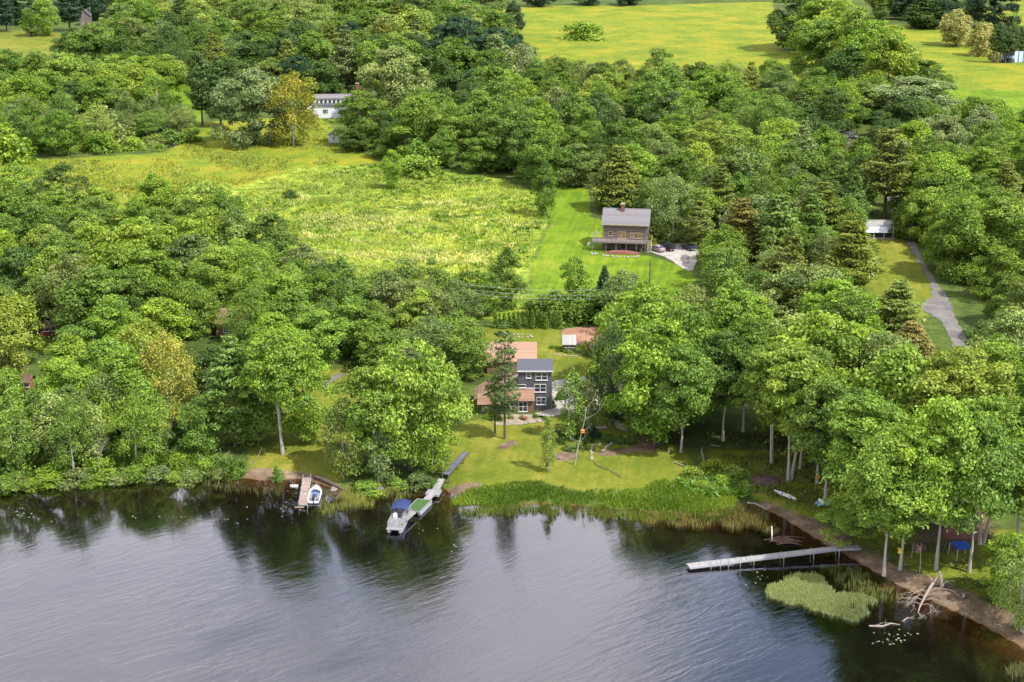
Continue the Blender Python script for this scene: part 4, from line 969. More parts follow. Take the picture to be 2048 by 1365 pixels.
stand([(1865, 485), (2120, 475), (2120, 600), (1930, 610), (1880, 560)], [('maple', 5), ('oak', 3), ('ash', 1)], [('mid green', 4), ('bright green', 3), ('dark green', 1)], (14, 18), 9.5, "halfway along the road's right side", 27)
stand([(1945, 640), (2120, 610), (2120, 760), (1960, 740), (1950, 690)], [('maple', 4), ('ash', 2), ('oak', 1)], MID, (12, 15), 9.0, "at the near end right of the road", 28)
stand([(-100, 335), (60, 318), (230, 305), (260, 272), (-100, 262)], [('maple', 2), ('loose', 3), ('ash', 2), ('shrub', 1)], [('mid green', 3), ('bright green', 2), ('grey-green', 2), ('pale green', 1)], (8, 14), 9.5, "at the foot of the far left wood", 29)
stand([(230, 276), (400, 268), (370, 232), (230, 238)], [('loose', 3), ('birch', 2), ('ash', 1)], [('grey-green', 3), ('mid green', 3)], (7, 11), 8.5, "behind the small dark pond", 30)
stand([(-100, 260), (340, 228), (350, 180), (300, 150), (-100, 190)], [('maple', 3), ('ash', 3), ('oak', 2), ('loose', 1)], [('bright green', 3), ('mid green', 3), ('yellow-green', 2), ('dark green', 1)], (13, 18), 13, "in the middle of the far left wood", 31)
stand([(120, 150), (330, 175), (560, 200), (600, 170), (420, 110), (250, 85), (180, 90)], [('maple', 3), ('oak', 3), ('ash', 2), ('loose', 1), ('pine', 1)], [('mid green', 4), ('dark green', 3), ('grey-green', 1)], (16, 22), 16, "in the high wood left of the farmhouse", 32)
stand([(560, 200), (640, 190), (1000, 235), (1000, 160), (700, 120), (600, 130)], [('maple', 3), ('oak', 3), ('pine', 2), ('ash', 1)], [('mid green', 3), ('dark green', 3), ('deep blue-green', 1)], (17, 23), 14, "in the high wood behind the farmhouse", 33)
stand([(260, 85), (420, 108), (700, 118), (1000, 155), (1010, 95), (980, 60), (300, 45)], [('maple', 4), ('oak', 3), ('ash', 2), ('pine', 2)], [('mid green', 4), ('pale green', 1), ('grey-green', 2), ('bright green', 1)], (17, 24), 18, "in the distant wood left of the far field", 34)
stand([(300, 44), (990, 58), (980, 26), (320, 10)], [('maple', 4), ('oak', 3), ('pine', 1)], [('mid green', 4), ('pale green', 1), ('grey-green', 3)], (17, 22), 24, "on the crest of the far high wood", 35)
stand([(830, 296), (1000, 300), (1000, 250), (850, 245)], [('maple', 3), ('oak', 2), ('pine', 1)], [('mid green', 3), ('dark green', 2)], (16, 20), 12, "right of the largest dome-crowned tree", 36)
stand([(1760, 52), (2000, 62), (2000, 30), (1720, 26)], [('oak', 2), ('pine', 2), ('maple', 1)], [('deep blue-green', 1)], (19, 25), 17, "in the dark belt behind the golden field", 37)
stand([(960, 16), (1560, 7), (1560, -4), (960, 2)], [('oak', 2), ('maple', 2), ('pine', 1)], [('deep blue-green', 3), ('dark green', 1)], (14, 18), 16, "in the dark belt beyond the far field", 38)
stand([(-60, 60), (330, 30), (330, 0), (-60, 10)], [('pine', 2), ('oak', 2)], [('deep blue-green', 3), ('dark green', 1)], (17, 22), 20, "in the dark belt at the top left", 39)
stand([(70, 302), (220, 304), (340, 304), (340, 288), (60, 292)], [('shrub', 1)], [('bright green', 2), ('pale green', 1), ('mid green', 1)], (2.5, 4.5), 5.0, "between the dark pond and the golden field", 40, 1.4)
stand([(690, 300), (860, 345), (900, 335), (720, 285)], [('maple', 2), ('shrub', 1), ('loose', 1)], [('mid green', 2), ('dark green', 1)], (7, 12), 8, "right of the white garden shed", 41)
# shrubs
def shrub_row(pts, cols, label, group, seed, k='shrub'):
    r = random.Random(seed)
    for i, (u, v, hpx, wpx) in enumerate(pts):
        p = P(u, v); s = scale_at(u, v)
        plan(k, p.x, p.y, hpx / s / .93, wpx / s, r.choice(cols), label, group, i % 3, True)
shrub_row([(1118, 873, 12, 30), (1140, 868, 16, 34), (1165, 872, 18, 36), (1180, 864, 16, 30), (1172, 884, 14, 26), (1120, 884, 12, 28), (1190, 874, 12, 26)], ['dark green', 'deep blue-green'], "low dark rounded rhododendron at the lawn trees' feet", "rhododendrons round the lawn trees", 3)
shrub_row([(1142, 900, 13, 30), (1158, 896, 14, 26)], ['grey-green'], "pale-topped low shrub where the leaning birch grows", "pale shrubs beneath the leaning birch", 4)
shrub_row([(1216, 882, 14, 30), (1238, 884, 12, 30), (1258, 886, 10, 24)], ['dark green'], "dark low shrub below the wooden footbridge", "shrubs below the footbridge", 5)
shrub_row([(1268, 862, 12, 34), (1300, 862, 14, 34)], ['deep blue-green'], "dark low shrub just above the footbridge end", "shrubs above the footbridge end", 6)
shrub_row([(1106, 697, 8, 16), (1120, 702, 8, 18), (1138, 706, 7, 20), (1156, 704, 8, 18), (1168, 700, 10, 16)], ['mid green', 'bright green'], "leafy garden plant around the pale-roofed shed", "plants around the pale-roofed shed", 7)
shrub_row([(1000, 842, 10, 16), (1020, 838, 9, 14), (1045, 838, 8, 12), (1072, 836, 9, 12), (1090, 840, 9, 14), (976, 838, 12, 22)], ['mid green', 'pale green', 'bright green'], "small garden plant in the stony bed before the tower house", "plants in the stony bed", 8)
shrub_row([(380, 962 - 12, 18, 50), (350, 948, 16, 36), (300, 948, 14, 40), (235, 952, 14, 44), (180, 955, 14, 40), (120, 958, 15, 44), (60, 962, 14, 44), (15, 966, 26, 56), (40, 962, 24, 50), (95, 958, 22, 52), (150, 953, 26, 56), (210, 950, 24, 54), (265, 946, 24, 54), (325, 944, 22, 50), (285, 930, 30, 56), (200, 936, 30, 60), (110, 944, 30, 60), (20, 950, 30, 60), (355, 928, 28, 50), (440, 944, 16, 40), (475, 940, 14, 34), (410, 930, 22, 40)], ['mid green', 'grey-green', 'bright green'], "low leafy bush overhanging the left shoreline", "bushes along the left shoreline", 9)
shrub_row([(840, 958, 22, 46), (872, 965, 14, 34), (790, 960, 18, 44), (735, 972, 22, 50)], ['mid green', 'bright green', 'grey-green'], "low leafy bush at the foot of the clump beside the ramp", "bushes below the clump beside the ramp", 10)
shrub_row([(1385, 955, 22, 40), (1425, 945, 26, 46), (1465, 955, 26, 46), (1445, 972, 20, 44), (1400, 980, 18, 36), (1490, 975, 14, 36)], ['bright green', 'yellow-green'], "bright leafy bush on the bank left of the brush pile", "bright bushes on the bank", 11)
shrub_row([(1310, 478, 24, 34), (1298, 492, 22, 22), (1410, 520, 30, 36), (1430, 545, 26, 40), (1388, 478, 16, 40)], ['mid green', 'olive'], "garden shrub round the pale parking place", "shrubs round the parking place", 12)
shrub_row([(1185, 745, 24, 20), (1172, 712, 30, 16), (1120, 800, 18, 16), (1105, 815, 16, 14)], ['dark green', 'olive'], "dark upright shrub near the gravel drive", "shrubs near the gravel drive", 13)
shrub_row([(200, 305, 42, 52)], ['bright green'], "round leafy bush at the golden field's upper left edge", "field edge bush", 14)
shrub_row([(380, 284, 26, 44)], ['bright green'], "light bush right of the small dark pond", "pond edge bush", 15)
shrub_row([(268, 300, 26, 44), (318, 302, 14, 24)], ['yellow-green'], "yellow-green bush in front of the small dark pond", "bushes before the dark pond", 16)
shrub_row([(985, 612 + 8, 16, 30), (1010, 618, 14, 34), (1060, 618, 16, 34), (1150, 625, 16, 40), (1190, 622, 18, 40)], ['pale green', 'mid green'], "pale hedge bush along the lane above the cedar row", "hedge bushes along the lane", 17)

# what nothing of shows behind nearer crowns is left out
OPEN = [(950, 735, 1108, 848), (972, 690, 1076, 740), (1122, 672, 1156, 706), (1032, 660, 1118, 690), (1108, 755, 1180, 775), (1185, 412, 1392, 520), (1075, 445, 1185, 590),
        (622, 188, 680, 238), (655, 262, 688, 287), (1796, 392, 1826, 500, .03), (1822, 500, 1872, 590, .03), (1845, 590, 1915, 655, .03), (985, 622, 1125, 655, .04), (1725, 447, 1788, 478), (1755, 490, 1815, 590), (440, 618, 492, 640, .75),
        (88, 648, 112, 668, .85), (1976, 100, 2048, 125), (240, 279, 355, 296), (340, 800, 362, 850, .3), (625, 745, 690, 800), (640, 800, 690, 860), (30, 762, 56, 778, .9), (1682, 264, 1702, 272, .9), (165, 8, 182, 40),
        (700, 172, 724, 190), (1120, 660, 1200, 700), (960, 845, 1080, 940), (1820, 1025, 1960, 1120), (1420, 900, 1540, 960), (1080, 380, 1110, 440), (1160, 400, 1205, 440)]
def blocks(t):
    if t['keep']: return False
    top = proj((t['x'], t['y'], GZ + t['h'])); bot = proj((t['x'], t['y'], GZ))
    u0, u1, v0, v1 = bot[0] - t['w'] * .46 * bot[2], bot[0] + t['w'] * .46 * bot[2], top[1], bot[1] - 0.1 * (bot[1] - top[1])
    for a, b, c, d, *lim in OPEN:
        if P((a + c) / 2, d).y < t['y']: continue
        ov = max(0, min(u1, c) - max(u0, a)) * max(0, min(v1, d) - max(v0, b))
        if ov > (lim[0] if lim else 0.10) * (c - a) * (d - b) or (not lim and ov > 0.35 * (u1 - u0) * (v1 - v0)): return True
    return False
def cull():
    Wg, Hg = 256, 171; buf = np.zeros((Hg, Wg), bool); k = Wg / 2048
    vv, uu = np.mgrid[0:Hg, 0:Wg] + 0.5
    keep = []
    for t in sorted(TREES, key=lambda t: t['y']):
        top = proj((t['x'], t['y'], GZ + t['h'])); bot = proj((t['x'], t['y'], GZ + t['h'] * .12))
        cu, cv = bot[0] * k, (top[1] + bot[1]) / 2 * k; ru, rv = t['w'] / 2 * bot[2] * k, max(1, (bot[1] - top[1]) / 2 * k)
        e = ((uu - cu) / max(ru, .8)) ** 2 + ((vv - cv) / rv) ** 2 < 1
        new = (e & ~buf).sum()
        if t['keep'] or new >= max(3, 0.07 * PI * ru * rv) or (bot[1] < 60 and new >= 3):
            keep.append(t)
        if ru > 1: buf |= ((uu - cu) / (ru * .85)) ** 2 + ((vv - cv) / (rv * .85)) ** 2 < 1
    return keep
TREES = [t for t in TREES if not blocks(t)]
TREES = cull()
cnt = {}
for t in TREES:
    k = t['k']; prs = PR[k]
    pr = prs[t['var'] % len(prs)] if t['var'] is not None else rt.choice(prs)
    nm = NAMES[k][0]; cat = 'shrub' if k == 'shrub' else 'tree'
    o = thing(nm, t['label'], cat, (t['x'], t['y'], GZ if k != 'shrub' else float(land_z(-sdist(LAKE, np.array([t['x']]), np.array([t['y']]))[0]).clip(0.05, GZ)) - 0.05), t['rz'] if t['rz'] is not None else rt.uniform(0, 6.28), t['group'])
    sw = t['w'] / (2 * pr['R']); sz = t['h'] / pr['H']
    tr = link('trunk' if k != 'bare' else 'branches', pr['trunk'], o); tr.scale = (sw, sw, sz)
    if pr['crown'] is not None:
        cr = link('crown', pr['crown'], o); cr.scale = (sw, sw, sz)
        c = C[t['col']]; j = 1.25 * rt.uniform(.84, 1.16); g = rt.uniform(.93, 1.07)
        cr.color = (c[0] * j * g, c[1] * j, c[2] * j * rt.uniform(.8, 1.25), 1)
    cnt[nm] = cnt.get(nm, 0) + 1
import sys; print("TREES", sum(cnt.values()), cnt)
# ------------------------------------------------------------------ buildings
def rect_frame(mb, x0, x1, z0, z1, y, w=0.09, d=0.05, mi=0):
    """four members of a frame lying in a wall that faces -y, butted end to end"""
    mb.box(x0, x1, y - d, y, z1 - w, z1, mi); mb.box(x0, x1, y - d, y, z0, z0 + w, mi)
    mb.box(x0, x0 + w, y - d, y, z0 + w, z1 - w, mi); mb.box(x1 - w, x1, y - d, y, z0 + w, z1 - w, mi)
def window(parent, x0, x1, z0, z1, y, frame='white', panes=1, bars=1, glass='glass', name='window'):
    """a window part in a wall facing -y: recess-dark glass with a frame, mullions and a sill as sub-parts"""
    g = MB(); g.box(x0 + .06, x1 - .06, y - .025, y - .003, z0 + .06, z1 - .06)
    w = g.build(name, M[glass], parent)
    f = MB(); rect_frame(f, x0, x1, z0, z1, y, .08, .07)
    pw = (x1 - x0) / panes
    for i in range(1, panes): f.box(x0 + pw * i - .05, x0 + pw * i + .05, y - .066, y, z0 + .08, z1 - .08)
    for i in range(panes):
        for b in range(1, bars + 1):
            zc = z0 + (z1 - z0) * b / (bars + 1); a = x0 + pw * i + (.08 if i == 0 else .05); c = x0 + pw * (i + 1) - (.08 if i == panes - 1 else .05)
            f.box(a, c, y - .06, y, zc - .025, zc + .025)
    f.build('frame', M[frame], w)
    s = MB(); s.box(x0 - .08, x1 + .08, y - .13, y - .002, z0 - .09, z0 - .003); s.build('sill', M[frame], w)
    return w
def gable_body(mb, x0, x1, y0, y1, h, ridge, axis='x', mi=0):
    """closed walls with gable ends; the ridge runs along `axis`"""
    if axis == 'x':
        ym = (y0 + y1) / 2
        vs = [(x0, y0, 0), (x1, y0, 0), (x1, y1, 0), (x0, y1, 0), (x0, y0, h), (x1, y0, h), (x1, y1, h), (x0, y1, h), (x0, ym, ridge), (x1, ym, ridge)]
        fs = [(0, 1, 5, 4), (2, 3, 7, 6), (1, 2, 6, 9, 5), (3, 0, 4, 8, 7), (4, 5, 9, 8), (6, 7, 8, 9)]
    else:
        xm = (x0 + x1) / 2
        vs = [(x0, y0, 0), (x1, y0, 0), (x1, y1, 0), (x0, y1, 0), (x0, y0, h), (x1, y0, h), (x1, y1, h), (x0, y1, h), (xm, y0, ridge), (xm, y1, ridge)]
        fs = [(0, 1, 5, 8, 4), (2, 3, 7, 9, 6), (1, 2, 6, 5), (3, 0, 4, 7), (4, 8, 9, 7), (5, 6, 9, 8)]
    mb.add(vs, fs, mi)
def gable_roof(mb, x0, x1, y0, y1, h, ridge, axis='x', ov=0.4, th=0.14, mi=0):
    if axis == 'x':
        ym = (y0 + y1) / 2; k = (ridge - h) / (ym - y0); a, b = x0 - ov, x1 + ov; e = .02
        mb.slab([(a, y0 - ov, h - k * ov + th), (b, y0 - ov, h - k * ov + th), (b, ym, ridge + th), (a, ym, ridge + th)], th - e, mi)
        mb.slab([(b, y1 + ov, h - k * ov + th), (a, y1 + ov, h - k * ov + th), (a, ym + .004, ridge + th), (b, ym + .004, ridge + th)], th - e, mi)
    else:
        xm = (x0 + x1) / 2; k = (ridge - h) / (xm - x0); a, b = y0 - ov, y1 + ov; e = .02
        mb.slab([(x0 - ov, b, h - k * ov + th), (x0 - ov, a, h - k * ov + th), (xm, a, ridge + th), (xm, b, ridge + th)], th - e, mi)
        mb.slab([(x1 + ov, a, h - k * ov + th), (x1 + ov, b, h - k * ov + th), (xm + .004, b, ridge + th), (xm + .004, a, ridge + th)], th - e, mi)
def B(fn, name, mats, parent, label=None):
    mb = MB(); fn(mb); return mb.build(name, mats, parent, label)

# --- dark tower house
U0, V0 = 1069.5, 819.5
s0 = scale_at(U0, V0); c0 = 0.935
lx = lambda u: (u - U0) / s0
lz = lambda v: (V0 - v) / (s0 * c0)
th = thing('tower_house', "dark charcoal three-storey tower house with salmon-roofed lower wing on the lake lawn", 'house', P(U0, V0), 0)
H0 = lz(742.5)
B(lambda b: b.box(-2.95, 2.95, 0, 4.6, -.2, H0), 'tower_wall', M['charcoal'], th)
B(lambda b: b.slab([(-3.15, -.35, H0 + .12), (3.2, -.35, H0 + .12), (3.2, 4.9, H0 + .55), (-3.15, 4.9, H0 + .55)], .12), 'roof', M['roof_slate'], th)
B(lambda b: b.box(-3.17, 3.22, -.40, -.36, H0 - .12, H0 + .11), 'fascia', M['white'], th)
B(lambda b: b.box(2.952, 3.01, -.05, .07, -.2, H0 - .13), 'corner_trim', M['trim_beige'], th)
window(th, lx(1071), lx(1094.5), lz(761), lz(746), 0, 'white', 2, 1)
window(th, lx(1052), lx(1062), lz(757), lz(746.5), 0, 'white', 1, 1)
window(th, lx(1068.2), lx(1092), lz(784.5), lz(769), 0, 'white', 2, 1)
window(th, lx(1073), lx(1091.5), lz(809.5), lz(795), 0, 'white', 2, 1)
window(th, lx(1031), lx(1051.5), lz(776), lz(769.5), 0, 'white', 1, 0)
lw = th
B(lambda b: b.box(lx(1004), lx(1067.5), -1.25, -.004, -.2, 2.45), 'lower_wall', M['brown_shingle'], th)
B(lambda b: b.slab([(lx(1002), -1.75, 2.25), (lx(1069.3), -1.75, 2.25), (lx(1067.5), -.003, lz(778.5)), (lx(1002), -.003, lz(778.5))], .12), 'lower_roof', M['roof_tan'], th)
B(lambda b: b.box(lx(1002), lx(1068), -.06, -.004, lz(778), lz(776.3)), 'flashing', M['white'], th)
d = window(th, lx(1037), lx(1054.8), .12, 1.95, -1.25, 'white', 2, 1, 'glass', 'french_door')
window(th, lx(1018.5), lx(1028.5), .35, 1.9, -1.25, 'white', 1, 1)
wx0, wx1, zl, zh = lx(957), lx(1037), 2.5, 6.6
def wing(b):
    b.add([(wx0, .3, -.2), (-2.96, .3, -.2), (-2.96, 5.2, -.2), (wx0, 5.2, -.2), (wx0, .3, zl), (-2.96, .3, zh), (-2.96, 5.2, zh), (wx0, 5.2, zl)],
          [(0, 1, 5, 4), (1, 2, 6, 5), (2, 3, 7, 6), (3, 0, 4, 7), (4, 5, 6, 7)])
B(wing, 'wing_wall', M['brown_shingle'], th)
kx = (zh - zl) / (-2.96 - wx0)
B(lambda b: b.slab([(wx0 - .7, -.5, zl - .7 * kx + .16), (-2.97, -.5, zh + .16), (-2.97, 5.6, zh + .16), (wx0 - .7, 5.6, zl - .7 * kx + .16)], .13), 'wing_roof', M['roof_brown'], th)
B(lambda b: b.bar((wx0 - .72, -.55, zl - .72 * kx + .12), (-2.98, -.55, zh + .12), .08, .2), 'rake_board', M['trim_beige'], th)
def porch(b):
    b.box(lx(962), lx(1002), -2.2, -.01, .25, .38)
    for u in (964, 982, 1000): b.box(lx(u) - .07, lx(u) + .07, -2.14, -2.0, .38, 2.2)
    b.bar((lx(964), -2.07, 1.2), (lx(1000), -2.07, 1.2), .06, .08); b.bar((lx(964), -2.07, .75), (lx(1000), -2.07, .75), .05, .06)
B(porch, 'porch', M['rail'], th)
B(lambda b: b.slab([(lx(955), -2.9, 2.0), (lx(1001), -2.9, 2.0), (lx(1001), .28, 3.0), (lx(955), .28, 3.0)], .11), 'porch_roof', M['roof_brown'], th)
B(lambda b: b.box(lx(985), lx(993), .24, .297, .4, 2.1), 'door', M['red_paint'], th)

# --- salmon-roofed barn
b0 = thing('barn', "brown barn with a broad salmon roof behind the dark tower house", 'barn', P(1022, 748.5), 0)
sb_ = scale_at(1022, 748); hw = 50.5 / sb_
B(lambda b: gable_body(b, -hw + .25, hw - .25, 0, 8.2, 2.7, 4.9), 'wall', M['brown_shingle'], b0)
B(lambda b: gable_roof(b, -hw + .25, hw - .25, 0, 8.2, 2.7, 4.9, 'x', .4), 'roof', M['roof_salmon'], b0)
B(lambda b: b.box(-hw - .17, hw + .17, -.47, -.41, 2.35, 2.58), 'fascia', M['roof_brown'], b0)
window(b0, 1.2, 2.3, 1.0, 2.0, 0, 'trim_beige', 1, 1); window(b0, -1.5, -.4, 1.0, 2.0, 0, 'trim_beige', 1, 1)
B(lambda b: b.box(hw - .25, hw - .19, 2.6, 5.2, 0, 2.3), 'door', M['dark_wood'], b0)

# --- pale-roofed garden shed
b1 = thing('garden_shed', "small dark shed with a pale sloping metal roof on the back lawn", 'shed', P(1138.5, 704.5), 0)
s1 = scale_at(1138, 704); w1_ = 12.6 / s1
B(lambda b: b.add([(-w1_, 0, .25), (w1_, 0, .25), (w1_, 2.3, .25), (-w1_, 2.3, .25), (-w1_, 0, 1.62), (w1_, 0, 1.62), (w1_, 2.3, 2.5), (-w1_, 2.3, 2.5)],
                  [(0, 1, 5, 4), (1, 2, 6, 5), (2, 3, 7, 6), (3, 0, 4, 7), (4, 5, 6, 7), (0, 3, 2, 1)]), 'wall', M['dark_wood'], b1)
B(lambda b: b.slab([(-w1_ - .15, -.4, 1.62), (w1_ + .15, -.4, 1.62), (w1_ + .1, 2.6, 2.74), (-w1_ - .1, 2.6, 2.74)], .09), 'roof', M['roof_metal'], b1)
window(b1, -.95, -.02, .95, 1.45, 0, 'white', 1, 0); window(b1, .05, .95, .95, 1.45, 0, 'white', 1, 0)
B(lambda b: [b.box(x - .07, x + .07, y, y + .14, 0, .248) for x in (-w1_ + .1, w1_ - .1) for y in (.02, 2.1)], 'skid', M['dark_wood'], b1)

# --- grey shingled house with a deck
gh = thing('grey_house', "grey shingled house with a brick chimney and raised front deck on the bright lawn", 'house', P(1250, 499), R(-8))
sg = scale_at(1250, 499); g_ = lambda px: px / sg
X0, X1, EH = -g_(44), g_(44), g_(51) / .965
RD = EH + 2.7; DEP = 8.6
B(lambda b: gable_body(b, X0, X1, 0, DEP, EH, RD), 'wall', M['shingle_grey'], gh)
B(lambda b: gable_roof(b, X0, X1, 0, DEP, EH, RD, 'x', .5, .16), 'roof', M['roof_grey'], gh)
B(lambda b: (b.box(X0 - .5, X1 + .5, -.58, -.52, EH - .42, EH - .16), b.box(X0 - .02, X1 + .02, -.05, -.003, EH - .62, EH - .45)), 'fascia', M['trim_beige'], gh)
ch = B(lambda b: b.box(-1.45, -.55, DEP / 2 - 1.1, DEP / 2 - .2, RD - .9, RD + 1.35), 'chimney', M['brick'], gh)
B(lambda b: b.box(-1.52, -.48, DEP / 2 - 1.17, DEP / 2 - .13, RD + 1.352, RD + 1.5), 'chimney_cap', M['stone'], ch)
DZ = 2.55
window(gh, -4.2, -3.1, DZ + .75, DZ + 1.85, 0, 'trim_beige', 1, 1)
window(gh, -1.9, .1, DZ + .05, DZ + 2.0, 0, 'trim_beige', 2, 1, 'amber_glass', 'patio_door')
window(gh, 1.2, 2.0, DZ + .6, DZ + 1.75, 0, 'trim_beige', 1, 1, 'amber_glass')
window(gh, 2.2, 4.1, DZ + .3, DZ + 1.75, 0, 'trim_beige', 2, 0, 'amber_glass')
window(gh, -3.6, -2.5, .6, 1.7, 0, 'rail', 1, 1); window(gh, -.9, .9, .1, 2.0, 0, 'rail', 2, 0)
dk = B(lambda b: b.box(X0 - 2.60, X1 - .1, -3.0, -.006, DZ - .16, DZ), 'deck', M['deck'], gh)
B(lambda b: b.box(X0 - 2.65, X1 - .05, -3.06, -3.003, DZ - .32, DZ - .02), 'deck_rim', M['rail'], dk)
def rail(b):
    for i in range(12):
        x = X0 - 2.55 + (X1 - .2 - X0 + 2.55) * i / 11
        b.box(x - .045, x + .045, -2.98, -2.89, DZ + .002, DZ + .95)
    for z in (.3, .55): b.box(X0 - 2.55, X1 - .2, -2.955, -2.915, DZ + z, DZ + z + .09)
    b.box(X0 - 2.65, X1 - .1, -3.02, -2.85, DZ + .952, DZ + 1.0)
    for x in (X0 - 2.56, X1 - .2):
        b.box(x - .05, x + .05, -2.84, -.1, DZ + .9, DZ + .99); b.box(x - .03, x + .03, -2.84, -.1, DZ + .45, DZ + .53)
B(rail, 'railing', M['rail'], gh)
for x in (X0 - 2.40, X0 + .9, X0 + 3.4, X0 + 5.9, X0 + 8.4, X1 - .3):
    def post(b, x=x):
        b.box(x - .07, x + .07, -2.9, -2.76, 0, DZ - .163)
        b.bar((x - .55, -2.83, DZ - .2), (x - .03, -2.83, DZ - .75), .08, .08); b.bar((x + .55, -2.83, DZ - .2), (x + .03, -2.83, DZ - .75), .08, .08)
    B(post, 'post', M['rail'], gh)
def steps(b):
    for i in range(10): b.box(X1 + .05, X1 + 1.05, -2.9 + i * .27, -2.6 + i * .27, .05 + i * .26, .1 + i * .26)
    b.bar((X1 + 1.1, -2.9, .1), (X1 + 1.1, -.15, 2.7), .06, .24); b.bar((X1 + 1.1, -2.9, 1.0), (X1 + 1.1, -.15, 3.6), .06, .1)
    b.box(X1 + 1.06, X1 + 1.14, -2.95, -2.85, 0, 1.05)
B(steps, 'stairs', M['trim_beige'], gh)
def arbor(b):
    x = X0 - 2.50
    b.bar((x, -2.6, DZ + 1), (x + .9, -2.6, DZ + 2.1), .12, .12); b.bar((x + 1.8, -2.6, DZ + 1), (x + .9, -2.6, DZ + 2.1), .12, .12)
    b.bar((x, -1.0, DZ + 1), (x + .9, -1.0, DZ + 2.1), .12, .12); b.bar((x + 1.8, -1.0, DZ + 1), (x + .9, -1.0, DZ + 2.1), .12, .12)
    b.bar((x + .9, -2.7, DZ + 2.15), (x + .9, -.9, DZ + 2.15), .12, .12)
B(arbor, 'swing_frame', M['trim_beige'], gh)
def mound(name, label, cat, u, v, wx, wy, h, mat, n_=60, seed=1, rz=0, stick=0, smat=None, group=None):
    """a low heap with an uneven surface"""
    r = random.Random(seed); t = thing(name, label, cat, P(u, v), rz, group)
    b = MB(); rings = []
    for j, (k, z) in enumerate(((1, -.1), (.95, .25), (.8, .62), (.5, .9), (.15, 1.0))):
        rings.append([(wx * k * math.cos(6.283 * i / 18) * r.uniform(.88, 1.12), wy * k * math.sin(6.283 * i / 18) * r.uniform(.88, 1.12), h * z * r.uniform(.85, 1.15)) for i in range(18)])
    b.loft(rings, 0, True, True)
    b.build('heap', M[mat], t)
    return t
mound('mulch_bed', "long red-brown mulch mound below the grey house deck", 'mulch bed', 1243, 508, 4.6, 1.0, .85, 'mulch_red', seed=4, rz=R(-8))
def stones(name, label, cat, pts, size, mat='stone', seed=1, group=None, jit=.3):
    """a run of separate field stones laid along a line: one course of masonry"""
    r = random.Random(seed); o = pts[0]; t = thing(name, label, cat, o, 0, group); b = MB()
    for i in range(len(pts) - 1):
        a, c = Vector(pts[i]) - o, Vector(pts[i + 1]) - o; k = max(1, int((c - a).length / (size * 1.25)))
        for j in range(k):
            p = a.lerp(c, j / k); s_ = size * r.uniform(.65, 1.15)
            b.ball((p.x + r.uniform(-jit, jit) * size, p.y + r.uniform(-jit, jit) * size, s_ * .22), s_ * .6, 6, 0, (r.uniform(.8, 1.2), r.uniform(.8, 1.2), .65))
    b.build('stones', M[mat], t); return t
stones('rock_border', "pale stone border edging the mulch mound below the deck", 'stone border', [P(1205, 512), P(1235, 515), P(1262, 516), P(1282, 513)], .55, seed=2)
stones('rock_heap', "small heap of pale rocks at the left end of the deck", 'rock heap', [P(1183, 508), P(1196, 509), P(1184, 511), P(1194, 512)], .7, seed=3)
# round white dish by the deck
t = thing('satellite_dish', "round white dish on a short post left of the grey house deck", 'dish', P(1178, 497), R(10))
B(lambda b: b.tube([(0, 0, -.1), (0, 0, 1.0)], .05, 6), 'post', M['steel'], t)
def dish(b):
    rings = [[(k * math.cos(6.283 * i / 16), -.15 - .25 * (k * k - .5), 1.15 + k * math.sin(6.283 * i / 16)) for i in range(16)] for k in (.03, .25, .4, .5)]
    b.loft(rings, 0, True); b.loft([[(x, y - .04, z) for x, y, z in q] for q in rings], 0, True)
B(dish, 'reflector', M['white'], t)
# --- white farmhouse
fh = thing('farmhouse', "white clapboard farmhouse with a row of dark upper windows at the wood's edge", 'house', P(668, 236.5), R(3))
sf = scale_at(668, 236); fw = 41 / sf
fz = lambda v: (236.5 - v) / (sf * .975)
B(lambda b: b.box(-fw, fw, 0, 7.5, -.2, fz(211)), 'wall', M['white_board'], fh)
B(lambda b: b.slab([(-fw - .3, -.5, fz(211.5)), (fw + .3, -.5, fz(211.5)), (fw + .3, .6, fz(207.8)), (-fw - .3, .6, fz(207.8))], .12), 'porch_roof', M['roof_slate'], fh)
dm = B(lambda b: b.box(-fw + .4, fw - .3, .62, 7.4, fz(211) + .01, fz(199)), 'upper_wall', M['white_board'], fh)
B(lambda b: (b.slab([(-fw, .25, fz(199.2) + .1), (fw, .25, fz(199.2) + .1), (fw, 4.2, fz(199) + 1.15), (-fw, 4.2, fz(199) + 1.15)], .13),
             b.slab([(fw, 7.9, fz(199) - .6), (-fw, 7.9, fz(199) - .6), (-fw, 4.21, fz(199) + 1.15), (fw, 4.21, fz(199) + 1.15)], .13)), 'roof', M['roof_grey'], fh)
for i in range(9):
    x = -fw + 1.05 + i * (2 * fw - 2.4) / 8.2
    window(fh, x, x + 1.05, fz(209.5), fz(201.2), .62, 'white', 1, 0)
for x in (-3.6, 2.5): window(fh, x, x + .95, fz(227), fz(219.5), 0, 'white', 1, 1)
B(lambda b: [b.box(x, x + .34, -.04, -.003, fz(227), fz(219.5)) for x in (-4.02, -2.57, 2.08, 3.53)], 'shutter', M['black'], fh)
B(lambda b: gable_body(b, fw - 1, fw + 8, 9, 15, 4.9, 7.9), 'rear_wall', M['white_board'], fh)
B(lambda b: gable_roof(b, fw - 1, fw + 8, 9, 15, 4.9, 7.9, 'x', .3), 'rear_roof', M['roof_grey'], fh)
chf = B(lambda b: b.box(fw + .2, fw + 1.5, 11.3, 12.4, 6.9, 10.9), 'chimney', M['brick'], fh)
B(lambda b: b.box(fw + .1, fw + 1.6, 11.2, 12.5, 10.902, 11.1), 'chimney_cap', M['stone'], chf)
